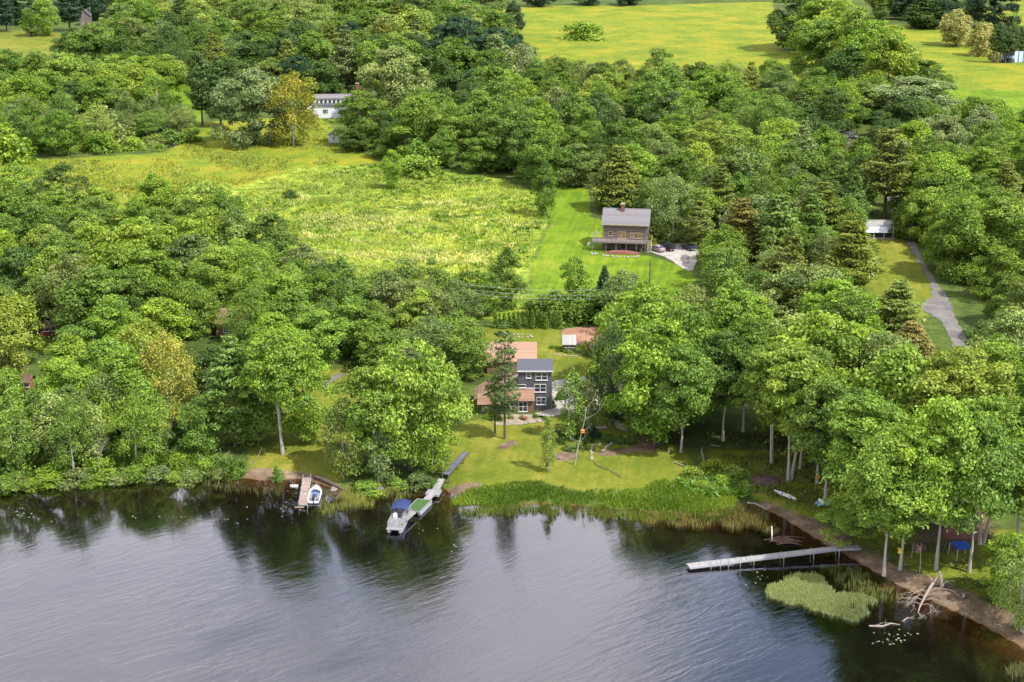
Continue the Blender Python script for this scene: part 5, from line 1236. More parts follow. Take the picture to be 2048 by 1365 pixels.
B(lambda b: (b.box(-fw - 2.3, -fw - .004, 1.5, 5.5, -.2, 3.3), b.slab([(-fw - 2.6, 1.2, 3.0), (-fw - .005, 1.2, 4.2), (-fw - .005, 5.8, 4.2), (-fw - 2.6, 5.8, 3.0)], .12)), 'side_porch', M['white_board'], fh)
# --- white garden shed
ws = thing('white_shed', "little white gabled shed standing in the golden grass", 'shed', P(669, 286.5), R(5))
sw_ = scale_at(669, 286); k_ = 11.3 / sw_
B(lambda b: gable_body(b, -k_, k_, 0, 4.6, 2.5, 3.75, 'y'), 'wall', M['white_board'], ws)
B(lambda b: gable_roof(b, -k_, k_, 0, 4.6, 2.5, 3.75, 'y', .22, .1), 'roof', M['roof_grey'], ws)
window(ws, -.55, .15, 1.2, 2.1, 0, 'white', 1, 1)
B(lambda b: b.box(k_ + .003, k_ + .06, .4, 1.5, 0, 2.0), 'door', M['white'], ws)
# --- long white-roofed shelter
sh = thing('open_shelter', "long open shelter with a pale metal roof beside the narrow road", 'shelter', P(1757, 477), R(-3))
ss = scale_at(1757, 477); k_ = 29 / ss
B(lambda b: (b.slab([(-k_ - .3, .2, 3.0), (k_ + .2, .2, 3.0), (k_ + .5, 4.2, 3.7), (-k_ - .6, 4.2, 3.7)], .1), b.box(-k_ - .6, k_ + .5, 4.1, 4.2, 3.72, 3.9)), 'roof', M['roof_metal'], sh)
B(lambda b: b.slab([(-k_, -.5, 1.55), (k_, -.5, 1.55), (k_ + .18, .19, 2.96), (-k_ - .28, .19, 2.96)], .08), 'awning', M['steel'], sh)
B(lambda b: b.box(-k_, k_, 3.8, 4.0, 0, 3.4), 'back_wall', M['dark_wood'], sh)
for x in (-k_ + .1, -k_ / 3, k_ / 3, k_ - .1): B(lambda b: b.box(x - .07, x + .07, -.4, -.26, 0, 1.62), 'post', M['white'], sh)
B(lambda b: b.box(-k_ + .3, k_ - .3, 1.0, 1.8, .3, .8), 'bench', M['dark_wood'], sh)
B(lambda b: b.box(-k_ - .4, k_ + .4, -.9, 4.2, -.05, .12), 'floor_slab', M['stone'], sh)
# --- roofs glimpsed between crowns
def cottage(name, label, u, v, w, d_, h, ridge, rz, wall, roof, axis='x', cat='house', chim=False):
    t = thing(name, label, cat, P(u, v), rz)
    B(lambda b: gable_body(b, -w / 2, w / 2, 0, d_, h, ridge, axis), 'wall', M[wall], t)
    rf = B(lambda b: gable_roof(b, -w / 2, w / 2, 0, d_, h, ridge, axis, .4), 'roof', M[roof], t)
    if chim: B(lambda b: b.box(w * .2, w * .2 + .7, d_ / 2 - .35, d_ / 2 + .35, ridge - .5, ridge + 1.2), 'chimney', M['brick'], t)
    window(t, -w * .3, -w * .3 + 1.1, 1.0, 2.1, 0, 'white', 1, 1); window(t, w * .12, w * .12 + 1.1, 1.0, 2.1, 0, 'white', 1, 1)
    B(lambda b: b.box(-.45, .45, -.05, -.003, 0, 2.0), 'door', M['red_paint'], t)
    return t
cottage('cottage', "brown-roofed cottage half hidden in the left wood", 470, 676, 8.0, 7.0, 2.9, 4.9, R(-12), 'brown_shingle', 'roof_brown', chim=True)
cottage('shed', "small rusty red shed under the tall trees at the left edge", 99, 672, 3.4, 3.0, 1.9, 2.7, R(15), 'red_paint', 'rust', cat='shed')
cottage('cottage', "pale-roofed house glimpsed among crowns below the hedgerow", 1692, 292, 7, 6, 3.0, 4.6, R(5), 'shingle_grey', 'roof_grey')
cottage('shed', "brick-red hut among the trees above the left shore", 46, 784, 2.6, 2.6, 2.0, 2.8, R(-10), 'terracotta', 'rust', cat='shed')
cottage('house', "pale grey gabled house at the top left behind two white poles", 171, 52, 6, 8, 5.5, 8.5, R(10), 'shingle_grey', 'roof_slate', 'y')
for u, v, vt, lab in ((182, 50, 14, "right white pole before the pale grey gabled house"), (167, 55, 22, "left white pole before the pale grey gabled house")):
    t = thing('pole', lab, 'pole', P(u, v)); h = up_m(u, v, vt)
    B(lambda b: b.tube([(0, 0, -.1), (0, 0, h)], [.14, .1], 7), 'shaft', M['pale_bark'], t); B(lambda b: b.bar((-.9, 0, h - .6), (.9, 0, h - .6), .12, .14), 'crossarm', M['pale_bark'], t)
# ------------------------------------------------------------------ cars
def car(label, u, v, rz, paint, suv=False):
    t = thing('parked_car', label, 'car', P(u, v, GZ + .06), rz, "cars parked by the grey house")
    L, Wd, Ht = (4.3, 1.85, 1.85) if suv else (4.6, 1.8, 1.42)
    b_ = MB(); hw = Wd / 2
    prof = [(-L / 2, .45), (-L / 2, .95), (-L / 2 + .25, 1.05), (L / 2 - 1.25, 1.0), (L / 2 - .15, .82), (L / 2, .62), (L / 2, .35), (-L / 2, .35)] if not suv else \
           [(-L / 2, .5), (-L / 2, 1.15), (L / 2 - 1.3, 1.15), (L / 2 - .1, 1.08), (L / 2, .95), (L / 2, .45), (-L / 2, .45)]
    def ext(pr, w0, w1, b, mi=0):
        n = len(pr); zs = [p[1] for p in pr]; zm, zx = min(zs), max(zs)
        wz = lambda z: w0 + (w1 - w0) * (z - zm) / (zx - zm)
        vs = [(-wz(z), y, z) for y, z in pr] + [(wz(z), y, z) for y, z in pr]
        b.add(vs, [tuple(range(n)), tuple(range(2 * n - 1, n - 1, -1))] + [(i, n + i, n + (i + 1) % n, (i + 1) % n) for i in range(n)], mi)
    ext(prof, hw, hw - .06, b_); b_.build('body', M[paint], t)
    c = MB(); zb = 1.0 if not suv else 1.152
    cab = [(-L / 2 + (.55 if not suv else .06), zb), (-L / 2 + (1.15 if not suv else .14), Ht - .06), (L / 2 - (2.15 if not suv else 1.75), Ht - .06), (L / 2 - 1.35, zb)]
    ext(cab, hw - .1, hw - .24, c); c.build('glass', M['glass'], t)
    r = MB(); y0, y1 = cab[1][0], cab[2][0]; r.box(-hw + .23, hw - .23, y0, y1, Ht - .058, Ht)
    for x in (-hw + .15, hw - .15):
        r.bar((x, cab[0][0], zb), (x * .9, y0, Ht - .04), .07, .07); r.bar((x, cab[3][0], zb), (x * .9, y1, Ht - .04), .07, .07); r.bar((x, (y0 + y1) / 2, zb), (x * .9, (y0 + y1) / 2, Ht - .04), .09, .06)
    r.build('roof', M[paint], t)
    for x in (-1, 1):
        for y in (-L / 2 + .85, L / 2 - .85):
            wr = .36 if suv else .32
            w_ = MB(); w_.tube([(x * (hw - .2), y, wr), (x * (hw + .02), y, wr)], wr, 14); wo_ = w_.build('wheel', M['black'], t)
            q = MB(); q.tube([(x * (hw + .021), y, wr), (x * (hw + .04), y, wr)], wr * .6, 12); q.build('rim', M['alu'], wo_)
        B(lambda b: b.box(x * hw * .72 - .16, x * hw * .72 + .16, L / 2 - .06, L / 2 + .015, .62, .76), 'headlight', M['pale_lamp'], t)
        B(lambda b: b.box(x * hw * .8 - .12, x * hw * .8 + .12, -L / 2 - .02, -L / 2 + .04, .72, .92), 'taillight', M['red_lamp'], t)
    if suv: B(lambda b: b.tube([(.1, -L / 2 - .22, 1.02), (.1, -L / 2 - .005, 1.02)], .36, 14), 'spare_wheel', M['black'], t)
    B(lambda b: b.box(-hw + .1, hw - .1, -L / 2 - .06, -L / 2 - .004, .42, .58), 'bumper', M['steel'], t)
car("low mauve-silver saloon parked nearest the grey house", 1313, 502, R(38), 'car_silver')
car("boxy black jeep-style wagon parked between two lower cars", 1335, 500, R(30), 'car_black', True)
car("dark blue car parked alone on the right of the pale drive", 1377, 499, R(28), 'car_navy')
# small cart by the tower house drive
t = thing('utility_cart', "small dark garden cart with a white panel beside the columnar cedars", 'cart', P(1250, 828), R(-10))
B(lambda b: (b.box(-.55, .55, -.9, .9, .35, .75), b.box(-.5, .5, .1, .8, .75, 1.1)), 'body', M['car_black'], t)
B(lambda b: b.box(-.45, .45, -.85, -.1, .755, .83), 'cargo_lid', M['white'], t)
B(lambda b: (b.box(-.55, .55, -.3, .75, 1.75, 1.82), b.box(-.5, -.44, .6, .66, 1.1, 1.75), b.box(.44, .5, .6, .66, 1.1, 1.75), b.box(-.5, -.44, -.28, -.22, .83, 1.75), b.box(.44, .5, -.28, -.22, .83, 1.75)), 'canopy', M['black'], t)
for x in (-.5, .5):
    for y in (-.6, .6): B(lambda b: b.tube([(x - .09, y, .28), (x + .09, y, .28)], .28, 10), 'wheel', M['black'], t)
# ------------------------------------------------------------------ poles and wires
def upole(label, u, v, h, arm=True):
    t = thing('utility_pole', label, 'pole', P(u, v), R(4), None)
    B(lambda b: b.tube([(0, 0, -.3), (0, 0, h)], [.17, .12], 8), 'shaft', M['rust'], t)
    if arm:
        B(lambda b: b.bar((-1.0, 0, h - .5), (1.0, 0, h - .5), .1, .12), 'crossarm', M['rust'], t)
        for x in (-.9, 0, .9): B(lambda b: b.tube([(x, 0, h - .44), (x, 0, h - .26)], .05, 6), 'insulator', M['white'], t)
    return t
upole("plain dark wooden pole on the lawn in front of the parked cars", 1299, 578, up_m(1299, 578, 522), False)
upole("wooden pole left of the cedar row carrying three wires", 938, 646, 8.6); upole("wooden pole right of the cedar row carrying three wires", 1290, 650, 8.6)
t = thing('power_line', "three thin wires strung across the foot of the bright lawn", 'wires', P(938, 646)); A_, B_ = P(938, 646), P(1290, 650)
for k, dz in enumerate((8.3, 7.2, 6.3)):
    pts = [(A_.lerp(B_, i / 14) - A_) + Vector((0, .2 * (k - 1), dz - 1.0 * 4 * (i / 14) * (1 - i / 14))) for i in range(15)]
    B(lambda b: b.tube(pts, .028, 4), 'wire', M['wire'], t)
# ------------------------------------------------------------------ garden of the tower house
def walkway(name, label, cat, a, b_, w, mat, z0=.25, rim='dark_wood', posts=2):
    a, b_ = Vector(a), Vector(b_); d = (b_ - a); ang = math.atan2(d.y, d.x) - PI / 2; L = math.hypot(d.x, d.y)
    t = thing(name, label, cat, a, ang); dz = d.z
    B(lambda b: b.slab([(-w / 2, 0, z0), (w / 2, 0, z0), (w / 2, L, z0 + dz), (-w / 2, L, z0 + dz)], .07), 'planks', M[mat], t)
    B(lambda b: (b.bar((-w / 2 - .045, 0, z0 - .1), (-w / 2 - .045, L, z0 + dz - .1), .08, .2), b.bar((w / 2 + .045, 0, z0 - .1), (w / 2 + .045, L, z0 + dz - .1), .08, .2)), 'beam', M[rim], t)
    return t, L
walkway('footbridge', "grey plank footbridge between dark shrubs and the sloping lawn", 'footbridge', P(1238, 856.5), P(1274, 872), 1.5, 'plank_grey', .3)
walkway('plank_platform', "short grey plank landing left of the footbridge", 'boardwalk', P(1188, 858), P(1214, 857), .9, 'plank_grey', .18)
t = thing('fire_pit', "round dark fire pit with a tan lid under the dark maple boughs", 'fire pit', P(1320, 887))
B(lambda b: b.loft([[(k * math.cos(6.283 * i / 16), k * math.sin(6.283 * i / 16), z) for i in range(16)] for k, z in ((1.05, -.05), (1.1, .3), (1.0, .5), (.75, .5), (.7, .25))], 0, True), 'ring', M['black'], t)
B(lambda b: b.tube([(-.25, .05, .505), (-.25, .05, .58)], .5, 14), 'lid', M['trim_beige'], t)
stones('stone_edging', "curved pale stone edging on the lawn below the shrubs", 'stone edging', [P(u, v) for u, v in ((1200, 888), (1190, 890), (1184, 895), (1182, 903), (1183, 912), (1185, 922))], .42, seed=9)
stones('stone_edging', "stone edging along the mulched bank under the footbridge", 'stone edging', [P(u, v) for u, v in ((1205, 903), (1214, 893), (1228, 886), (1245, 887), (1268, 889))], .4, seed=10)
stones('stone_bed', "long low stone-edged bed on the back lawn near the cedars", 'flower bed', [P(u, v) for u, v in ((1028, 671), (1045, 670), (1062, 671), (1063, 675), (1045, 676), (1028, 675))], .5, seed=11)
stones('stone_edging', "rough stones edging the garden bed by the tower house", 'stone edging', [P(u, v) for u, v in ((1036, 846), (1050, 848), (1070, 846), (1086, 841), (1098, 835))], .5, seed=12)
stones('stone_edging', "stones around the plants of the pale-roofed shed", 'stone edging', [P(u, v) for u, v in ((1108, 708), (1122, 712), (1145, 713), (1165, 711), (1172, 703))], .4, seed=13)
pts = [P(u, v) for u, v in ((1186, 923), (1194, 932), (1206, 937), (1216, 940), (1230, 948), (1242, 956))]
t = thing('edging_strip', "dark edging strip curving across the front lawn to the reeds", 'lawn edging', pts[0])
B(lambda b: b.tube([p - pts[0] + Vector((0, 0, .03)) for p in pts], .11, 6), 'strip', M['dark_wood'], t)
t = thing('flower_pot', "round terracotta pot in the stony bed by the tower house", 'flower pot', P(1050, 841))
B(lambda b: b.loft([[(k * math.cos(6.283 * i / 12), k * math.sin(6.283 * i / 12), z) for i in range(12)] for k, z in ((.25, 0), (.42, .45), (.45, .62), (.36, .62), (.33, .5))]), 'pot', M['terracotta'], t)
B(lambda b: b.ball((0, 0, .5), .33, 8, 0, (1, 1, .4)), 'soil', M['mulch_red'], t)
# ------------------------------------------------------------------ floating dock with its ramp, gangway and green float
def quad_deck(name, label, cat, corners, z, th, mat, rim_mat, legs=None):
    """a platform whose four top corners come from the photograph at height z"""
    c = [P(u, v, z) for u, v in corners]; o = sum(c, Vector()) / 4; o.z = 0
    t = thing(name, label, cat, o); q = [p - o for p in c]
    ctr = Vector((0, 0, z)); inn = [ctr + (p - ctr) * .955 for p in q]
    B(lambda b: b.slab([Vector((p.x, p.y, z)) for p in inn], .06), 'surface', M[mat], t)
    def rim(b):
        for i in range(4):
            a, e = q[i], q[(i + 1) % 4]; b.bar((a.x, a.y, z - th / 2 + .03), (e.x, e.y, z - th / 2 + .03), .16, th)
    B(rim, 'frame', M[rim_mat], t)
    return t, q
def segs(name, label, cat, L_, R_, zs, mat, rim, post_every=True, post_mat='dark_wood', zbot=0.0):
    """a walkway on posts following two edge lines read from the photograph"""
    Lp = [P(u, v, z) for (u, v), z in zip(L_, zs)]; Rp = [P(u, v, z) for (u, v), z in zip(R_, zs)]
    o = Vector((Lp[0].x, Lp[0].y, 0)); t = thing(name, label, cat, o)
    for i in range(len(Lp) - 1):
        a, b_, c, d = (Lp[i] - o, Rp[i] - o, Rp[i + 1] - o, Lp[i + 1] - o)
        e = (c - b_).normalized() * .03
        B(lambda b: b.slab([a + e, b_ + e, c - e, d - e], .08), 'deck_section', M[mat], t)
    def beams(b):
        for i in range(len(Lp) - 1):
            for Q, s in ((Lp, -1), (Rp, 1)):
                a, c = Q[i] - o, Q[i + 1] - o; sd = (Rp[i] - Lp[i]).normalized() * .05 * s
                b.bar(a + sd + Vector((0, 0, -.1)), c + sd + Vector((0, 0, -.1)), .07, .24)
    B(beams, 'side_beam', M[rim], t)
    return t, Lp, Rp, o
t, Lp, Rp, o = segs('access_ramp', "grey stepped ramp on posts leading down to the lake", 'ramp', [(926, 904), (916, 915), (905, 927), (885, 948)], [(937, 905), (926, 917), (915, 930), (897, 950)], [2.1, 2.0, 1.9, 1.8], 'ramp_grey', 'rust')
for Q in (Lp, Rp):
    for p in Q[1:]: B(lambda b: b.box(p.x - o.x - .08, p.x - o.x + .08, p.y - o.y - .08, p.y - o.y + .08, .1, p.z - .12), 'post', M['rust'], t)
t, Lp, Rp, o = segs('gangway', "pale plank gangway between the grey ramp and the green float", 'gangway', [(878, 957), (866, 978), (846, 1000)], [(889, 958), (877, 980), (857, 1001)], [1.25, .8, .55], 'dock_grey', 'alu')
for p in (Lp[0], Rp[0]): B(lambda b: b.box(p.x - o.x - .07, p.x - o.x + .07, p.y - o.y - .07, p.y - o.y + .07, -.3, p.z - .1), 'post', M['rust'], t)
quad_deck('cross_platform', "pale crosswise platform halfway along the plank gangway", 'platform', [(858, 979), (883, 980.5), (877, 991), (851, 987)], .62, .3, 'dock_grey', 'alu')
t, q = quad_deck('green_float', "floating dock covered with green carpet beside the pontoon boat", 'floating dock', [(834.5, 998), (863.5, 1000.5), (838.5, 1025), (815, 1017.5)], .6, .28, 'turf', 'alu')
def floats(b):
    for i, j in ((0, 3), (1, 2)):
        a, c = Vector(q[i]) * .9, Vector(q[j]) * .9; a.z = c.z = .08; b.tube([a, c], .26, 10)
B(floats, 'pontoon', M['steel'], t)
t, Lp, Rp, o = segs('boarding_plank', "narrow grey plank leading from the green float to the pontoon boat", 'gangplank', [(822, 1021), (805, 1036)], [(831, 1024), (813, 1040)], [.95, .95], 'dock_grey', 'alu')
# --- pontoon boat
pb_a, pb_b = P(808, 1023, .3), P(788, 1064, .3)
d = pb_b - pb_a; ang = math.atan2(d.y, d.x) - PI / 2
LB = min(7.2, d.length)
pb = thing('pontoon_boat', "pontoon boat with a navy blue canopy moored off the green float", 'boat', ((pb_a + pb_b) / 2).xy.to_3d(), ang)
for x in (-.85, .85):
    def pont(b): b.tube([(x, -LB / 2, .12), (x, LB / 2 - .7, .12), (x, LB / 2 - .2, .2), (x, LB / 2 + .1, .32)], [.33, .33, .24, .06], 12)
    B(pont, 'pontoon', M['alu'], pb)
B(lambda b: b.box(-1.2, 1.2, -LB / 2 + .1, LB / 2 - .1, .48, .6), 'deck', M['cushion'], pb)
def fence(b):
    y0, y1 = -LB / 2 + .3, LB / 2 - .9
    for x in (-1.17, 1.17):
        b.box(x - .02, x + .02, y0, y1, .62, 1.0); b.bar((x, y0, 1.25), (x, y1, 1.25), .05, .05)
        for i in range(7): y = y0 + (y1 - y0) * i / 6; b.bar((x, y, 1.0), (x, y, 1.25), .04, .04)
    for y in (y0, y1):
        b.box(-1.15, -.4, y - .02, y + .02, .62, 1.0); b.box(.4, 1.15, y - .02, y + .02, .62, 1.0); b.bar((-1.15, y, 1.25), (1.15, y, 1.25), .05, .05)
B(fence, 'rail', M['alu'], pb)
for sgn in (-1, 1):
    B(lambda b: (b.box(sgn * .78 - .3, sgn * .78 + .3, .4, LB / 2 - 1.1, .6, 1.0), b.box(sgn * 1.05 - .08, sgn * 1.05 + .08, .4, LB / 2 - 1.1, 1.0, 1.3)), 'bench_seat', M['cushion'], pb)
B(lambda b: (b.box(-.9, .9, -LB / 2 + .5, -LB / 2 + 1.1, .6, 1.05), b.box(-.9, .9, -LB / 2 + .35, -LB / 2 + .5, .6, 1.4)), 'stern_seat', M['cushion'], pb)
B(lambda b: (b.box(.35, .95, -.6, -.05, .6, 1.35), b.bar((.65, -.62, 1.3), (.65, -.75, 1.45), .35, .05)), 'console', M['gel'], pb)
def bimini(b):
    y0, y1 = -LB / 2 + .3, -.1; rings = []
    for i in range(9):
        a = -1 + 2 * i / 8; x = a * 1.2; z = 2.55 - .28 * a ** 4 - .06 * a * a
        rings.append([(x, y0, z - .12), (x, y0 + .2, z), (x, (y0 + y1) / 2, z + .08), (x, y1 - .2, z), (x, y1, z - .12), (x, y1, z - .2), (x, (y0 + y1) / 2, z - .0), (x, y0, z - .2)])
    b.loft(rings, 0)
B(bimini, 'canopy', M['blue_canvas'], pb)
def cframe(b):
    for x in (-1.17, 1.17):
        b.bar((x, -LB / 2 + 1.5, 1.25), (x * .98, -LB / 2 + .4, 2.3), .04, .04); b.bar((x, -LB / 2 + 1.5, 1.25), (x * .98, -.3, 2.3), .04, .04)
B(cframe, 'canopy_frame', M['alu'], pb)
B(lambda b: (b.box(-.2, .2, -LB / 2 - .5, -LB / 2 + .05, .5, 1.05), b.box(-.09, .09, -LB / 2 - .35, -LB / 2 - .15, -.35, .5)), 'outboard_motor', M['black'], pb)
# --- left dock
t, q = quad_deck('wooden_dock', "brown plank dock alongside the white motorboat", 'dock', [(606.5, 956), (621.3, 956), (614.2, 1009), (597.6, 1009)], .55, .2, 'dock_wood', 'dock_grey')
for i in range(4):
    for k in ((0, .5) if i in (1, 3) else (0,)):
        p = Vector(q[i]).lerp(Vector(q[(i + 1) % 4]), k); B(lambda b: b.tube([(p.x * 1.03, p.y, -1.2), (p.x * 1.03, p.y, 1.15)], .06, 7), 'post', M['dock_grey'], t)
B(lambda b: b.box(-.9, .55, q[2].y - .42, q[2].y - .1, .12, .2), 'step', M['dock_wood'], t)
# --- boats
def hull(b, L, Wd, Ht, mi=0, stern=.8, z0=-.12, rim=True, bowlift=.15, n_=10):
    """a boat hull, bow towards +y, with an inner well"""
    outr = []; inn = []
    for i in range(n_ + 1):
        t_ = i / n_; y = -L / 2 + L * t_; w = Wd / 2 * (stern + (1 - stern) * min(1, t_ * 3)) * (1 - max(0, (t_ - .45) / .55) ** 2.4 * .985); zt = Ht + bowlift * t_ ** 2
        kz = z0 + (Ht * .8) * max(0, (t_ - .7) / .3) ** 2
        outr.append([(-w, y, zt), (-w * .86, y, zt * .35 + kz * .5), (-w * .4, y, kz), (w * .4, y, kz), (w * .86, y, zt * .35 + kz * .5), (w, y, zt),
                     (w * .84, y, zt + .02), (w * .76, y, z0 + .22 + (kz - z0)), (-w * .76, y, z0 + .22 + (kz - z0)), (-w * .84, y, zt + .02)])
    b.loft(outr, mi)
mbt = thing('motorboat', "white motorboat with a blue windshield moored beside the brown dock", 'boat', P(630.5, 993, 0), R(2))
B(lambda b: hull(b, 5.4, 2.05, .62, 0, .92), 'hull', M['gel'], mbt)
B(lambda b: b.loft([[(-x, y, .66 + (y - .7) * .03), (x, y, .66 + (y - .7) * .03), (x, y, .74 + (y - .7) * .02), (-x, y, .74 + (y - .7) * .02)] for y, x in ((.7, .84), (1.3, .74), (1.9, .5), (2.35, .22))], 0, True, False), 'foredeck', M['gel'], mbt)
B(lambda b: (b.slab([(-.5, .45, .74), (.5, .45, .74), (.42, .15, 1.15), (-.42, .15, 1.15)], .03), b.box(-.45, .45, -.55, .1, .25, .7)), 'windshield', M['blue_vinyl'], mbt)
for x in (-.6, .6): B(lambda b: (b.box(x - .22, x + .22, -2.0, -.2, .1, .55),), 'seat', M['cushion'], mbt)
B(lambda b: (b.box(-.75, .75, -2.95, -2.68, .2, .3),), 'swim_platform', M['gel'], mbt)
om = B(lambda b: (b.box(-.19, .19, -3.05, -2.55, .55, 1.1), b.box(-.07, .07, -2.95, -2.75, -.4, .55)), 'outboard_motor', M['black'], mbt)
B(lambda b: b.tube([(0, -2.2, .7), (0, -1.2, .72)], [.2, .16], 8), 'fuel_tank', M['black'], mbt)
B(lambda b: b.tube([(x, y, .8 + .04 * y) for x, y in ((-.85, .9), (-.72, 1.6), (-.4, 2.3), (0, 2.62), (.4, 2.3), (.72, 1.6), (.85, .9))], .03, 6), 'bow_rail', M['steel'], mbt)
t = thing('white_float', "white cylinder float lying in the water left of the brown dock", 'float', P(588.5, 973, 0), R(0))
B(lambda b: b.tube([(-.62, 0, .06), (-.58, 0, .06), (.58, 0, .06), (.62, 0, .06)], [.14, .2, .2, .14], 10), 'drum', M['gel'], t); B(lambda b: b.tube([(-.66, 0, .06), (-.62, 0, .06)], .06, 6), 'end_cap', M['cushion'], t)
t = thing('sunken_raft', "tilted grey raft half sunk in the shallows right of the motorboat", 'raft', P(670.5, 975, 0), R(-8))
B(lambda b: b.slab([(-.45, -1.3, .08), (.5, -1.3, .02), (.5, 1.2, .3), (-.35, 1.2, .36)], .12), 'platform', M['rail'], t)
B(lambda b: (b.box(-.4, .45, -1.42, -1.31, -.1, .12), b.bar((.53, -1.2, 0), (.53, 1.2, .28), .06, .2)), 'edge_beam', M['stone'], t)
t = thing('kayak', "slim white canoe lying on the grass at the right bank", 'canoe', P(1569.5, 993), 0)
t.rotation_euler = (0, 0, R(42))
B(lambda b: (hull(b, 4.2, .75, .34, 0, .12, -.02, True, .06, 12),), 'hull', M['gel'], t); B(lambda b: (b.box(-.3, .3, .5, .62, .28, .32), b.box(-.3, .3, -.9, -.78, .28, .32)), 'thwart', M['dark_wood'], t)
t = thing('pedal_boat', "light blue pedal boat drawn up on the grass under maple boughs", 'pedal boat', P(1649, 1008.5), R(-62))
B(lambda b: hull(b, 2.9, 1.5, .42, 0, .7, 0.0, True, .1), 'hull', M['ice_blue'], t)
for x in (-.33, .33): B(lambda b: (b.box(x - .25, x + .25, -.6, -.1, .3, .5), b.box(x - .25, x + .25, -.72, -.6, .3, .85)), 'seat', M['gel'], t)
B(lambda b: b.box(-.5, .5, .25, .7, .25, .4), 'footwell', M['car_navy'], t)
t = thing('skiff', "long pale skiff lying on bare ground behind the leaning maple", 'boat', P(1866, 1046), R(48))
B(lambda b: hull(b, 4.9, 1.1, .5, 0, .55, 0.0, True, .12), 'hull', M['trim_beige'], t)
for y in (-1.3, 0, 1.2): B(lambda b: b.box(-.42, .42, y - .12, y + .12, .38, .43), 'thwart', M['stone'], t)
t = thing('dinghy', "little white dinghy on the small dark pond", 'boat', P(343, 288), R(80))
B(lambda b: hull(b, 3.6, 1.2, .45, 0, .7), 'hull', M['gel'], t); B(lambda b: b.box(-.5, .5, -.6, -.4, .36, .41), 'thwart', M['stone'], t)
# --- long dock on the right
LE = [(1372.7, 1128), (1490, 1114.5), (1556, 1106.5), (1678, 1092), (1717, 1092)]; RE = [(1379.5, 1136), (1497, 1121), (1562, 1113.5), (1679.5, 1098.6), (1722, 1097.8)]
t, Lp, Rp, o = segs('long_dock', "long narrow pale dock running out from the right bank", 'dock', LE, RE, [.5, .75, .95, 1.25, 1.25], 'dock_grey', 'alu')
for u, v, z, hi in ((1422, 1129.5, .6, .7), (1441, 1127.5, .65, .7), (1457, 1125.5, .7, .7), (1481, 1122.5, .72, .7), (1508, 1119, .8, .1), (1568, 1112, .97, .1), (1628, 1104.5, 1.12, .1), (1679, 1099, 1.25, .1)):
    p = P(u, v, z) - o; e = P(u - 6, v - 7, z) - o
    B(lambda b: (b.tube([(p.x, p.y - .1, -1.8), (p.x, p.y - .1, z + hi)], .05, 6), b.tube([(e.x, e.y + .1, -1.8), (e.x, e.y + .1, z + .1)], .05, 6), b.bar((p.x, p.y - .1, z - .45), (e.x, e.y + .1, z - .45), .06, .1)), 'leg', M['steel'], t)
# ------------------------------------------------------------------ clearing on the right
zc = 2.05
cc = [P(1900.5, 1083, GZ + zc), P(1932, 1082, GZ + zc), P(1941, 1095, GZ + zc), P(1916, 1098, GZ + zc)]
o = sum(cc, Vector()) / 4; o.z = GZ
t = thing('pop_up_canopy', "royal blue pop-up canopy on thin legs in the wooded clearing", 'canopy', o); q = [p - o for p in cc]
def top(b):
    ap = Vector((0, 0, zc + .55)); c2 = [Vector((p.x, p.y, zc)) for p in q]; lo = [Vector((p.x, p.y, zc - .22)) for p in q]
    b.add(c2 + lo + [ap], [(0, 1, 8), (1, 2, 8), (2, 3, 8), (3, 0, 8), (4, 5, 1, 0), (5, 6, 2, 1), (6, 7, 3, 2), (7, 4, 0, 3)])
    k = [Vector((p.x * .985, p.y * .985, p.z - .02)) for p in c2 + lo + [ap]]
    b.add(k, [(8, 1, 0), (8, 2, 1), (8, 3, 2), (8, 0, 3)])
B(top, 'canopy_top', M['royal_blue'], t)
for p in q: B(lambda b: b.bar((p.x * 1.08, p.y * 1.08, 0), (p.x * .97, p.y * .97, zc - .02), .05, .05), 'leg', M['white'], t)
def sticks(b, n_, sx, sy, sz, r, k=.035):
    for _ in range(n_):
        p = Vector((r.gauss(0, sx), r.gauss(0, sy), abs(r.gauss(0, sz)))); a = r.uniform(0, 6.28); L = r.uniform(.6, 1.7); v = Vector((math.cos(a), math.sin(a), r.gauss(0, .35))) * L / 2
        b.tube([p - v, p + Vector((0, 0, .08)), p + v], [k * r.uniform(.7, 1.5), k, k * .4], 4, cap=False)
rs_ = random.Random(5)
t = mound('stick_heap', "dark heap of sticks beside the thin grey pole in the clearing", 'brush heap', 1838, 1099, 1.2, 1.0, .9, 'dark_wood', seed=8)
B(lambda b: sticks(b, 60, .7, .5, .7, rs_), 'branches', M['rust'], t)
t = mound('brush_pile', "flat brown brush pile between the lawn and the shore maples", 'brush pile', 1530, 963, 2.5, 1.9, .6, 'dark_wood', seed=9)
B(lambda b: sticks(b, 110, 1.3, 1.0, .45, rs_, .04), 'branches', M['rust'], t)
t = mound('leaf_pile', "reddish heap of dead leaves behind the blue canopy", 'leaf pile', 1925, 1067, 3.0, 2.6, .5, 'mulch_red', seed=10)
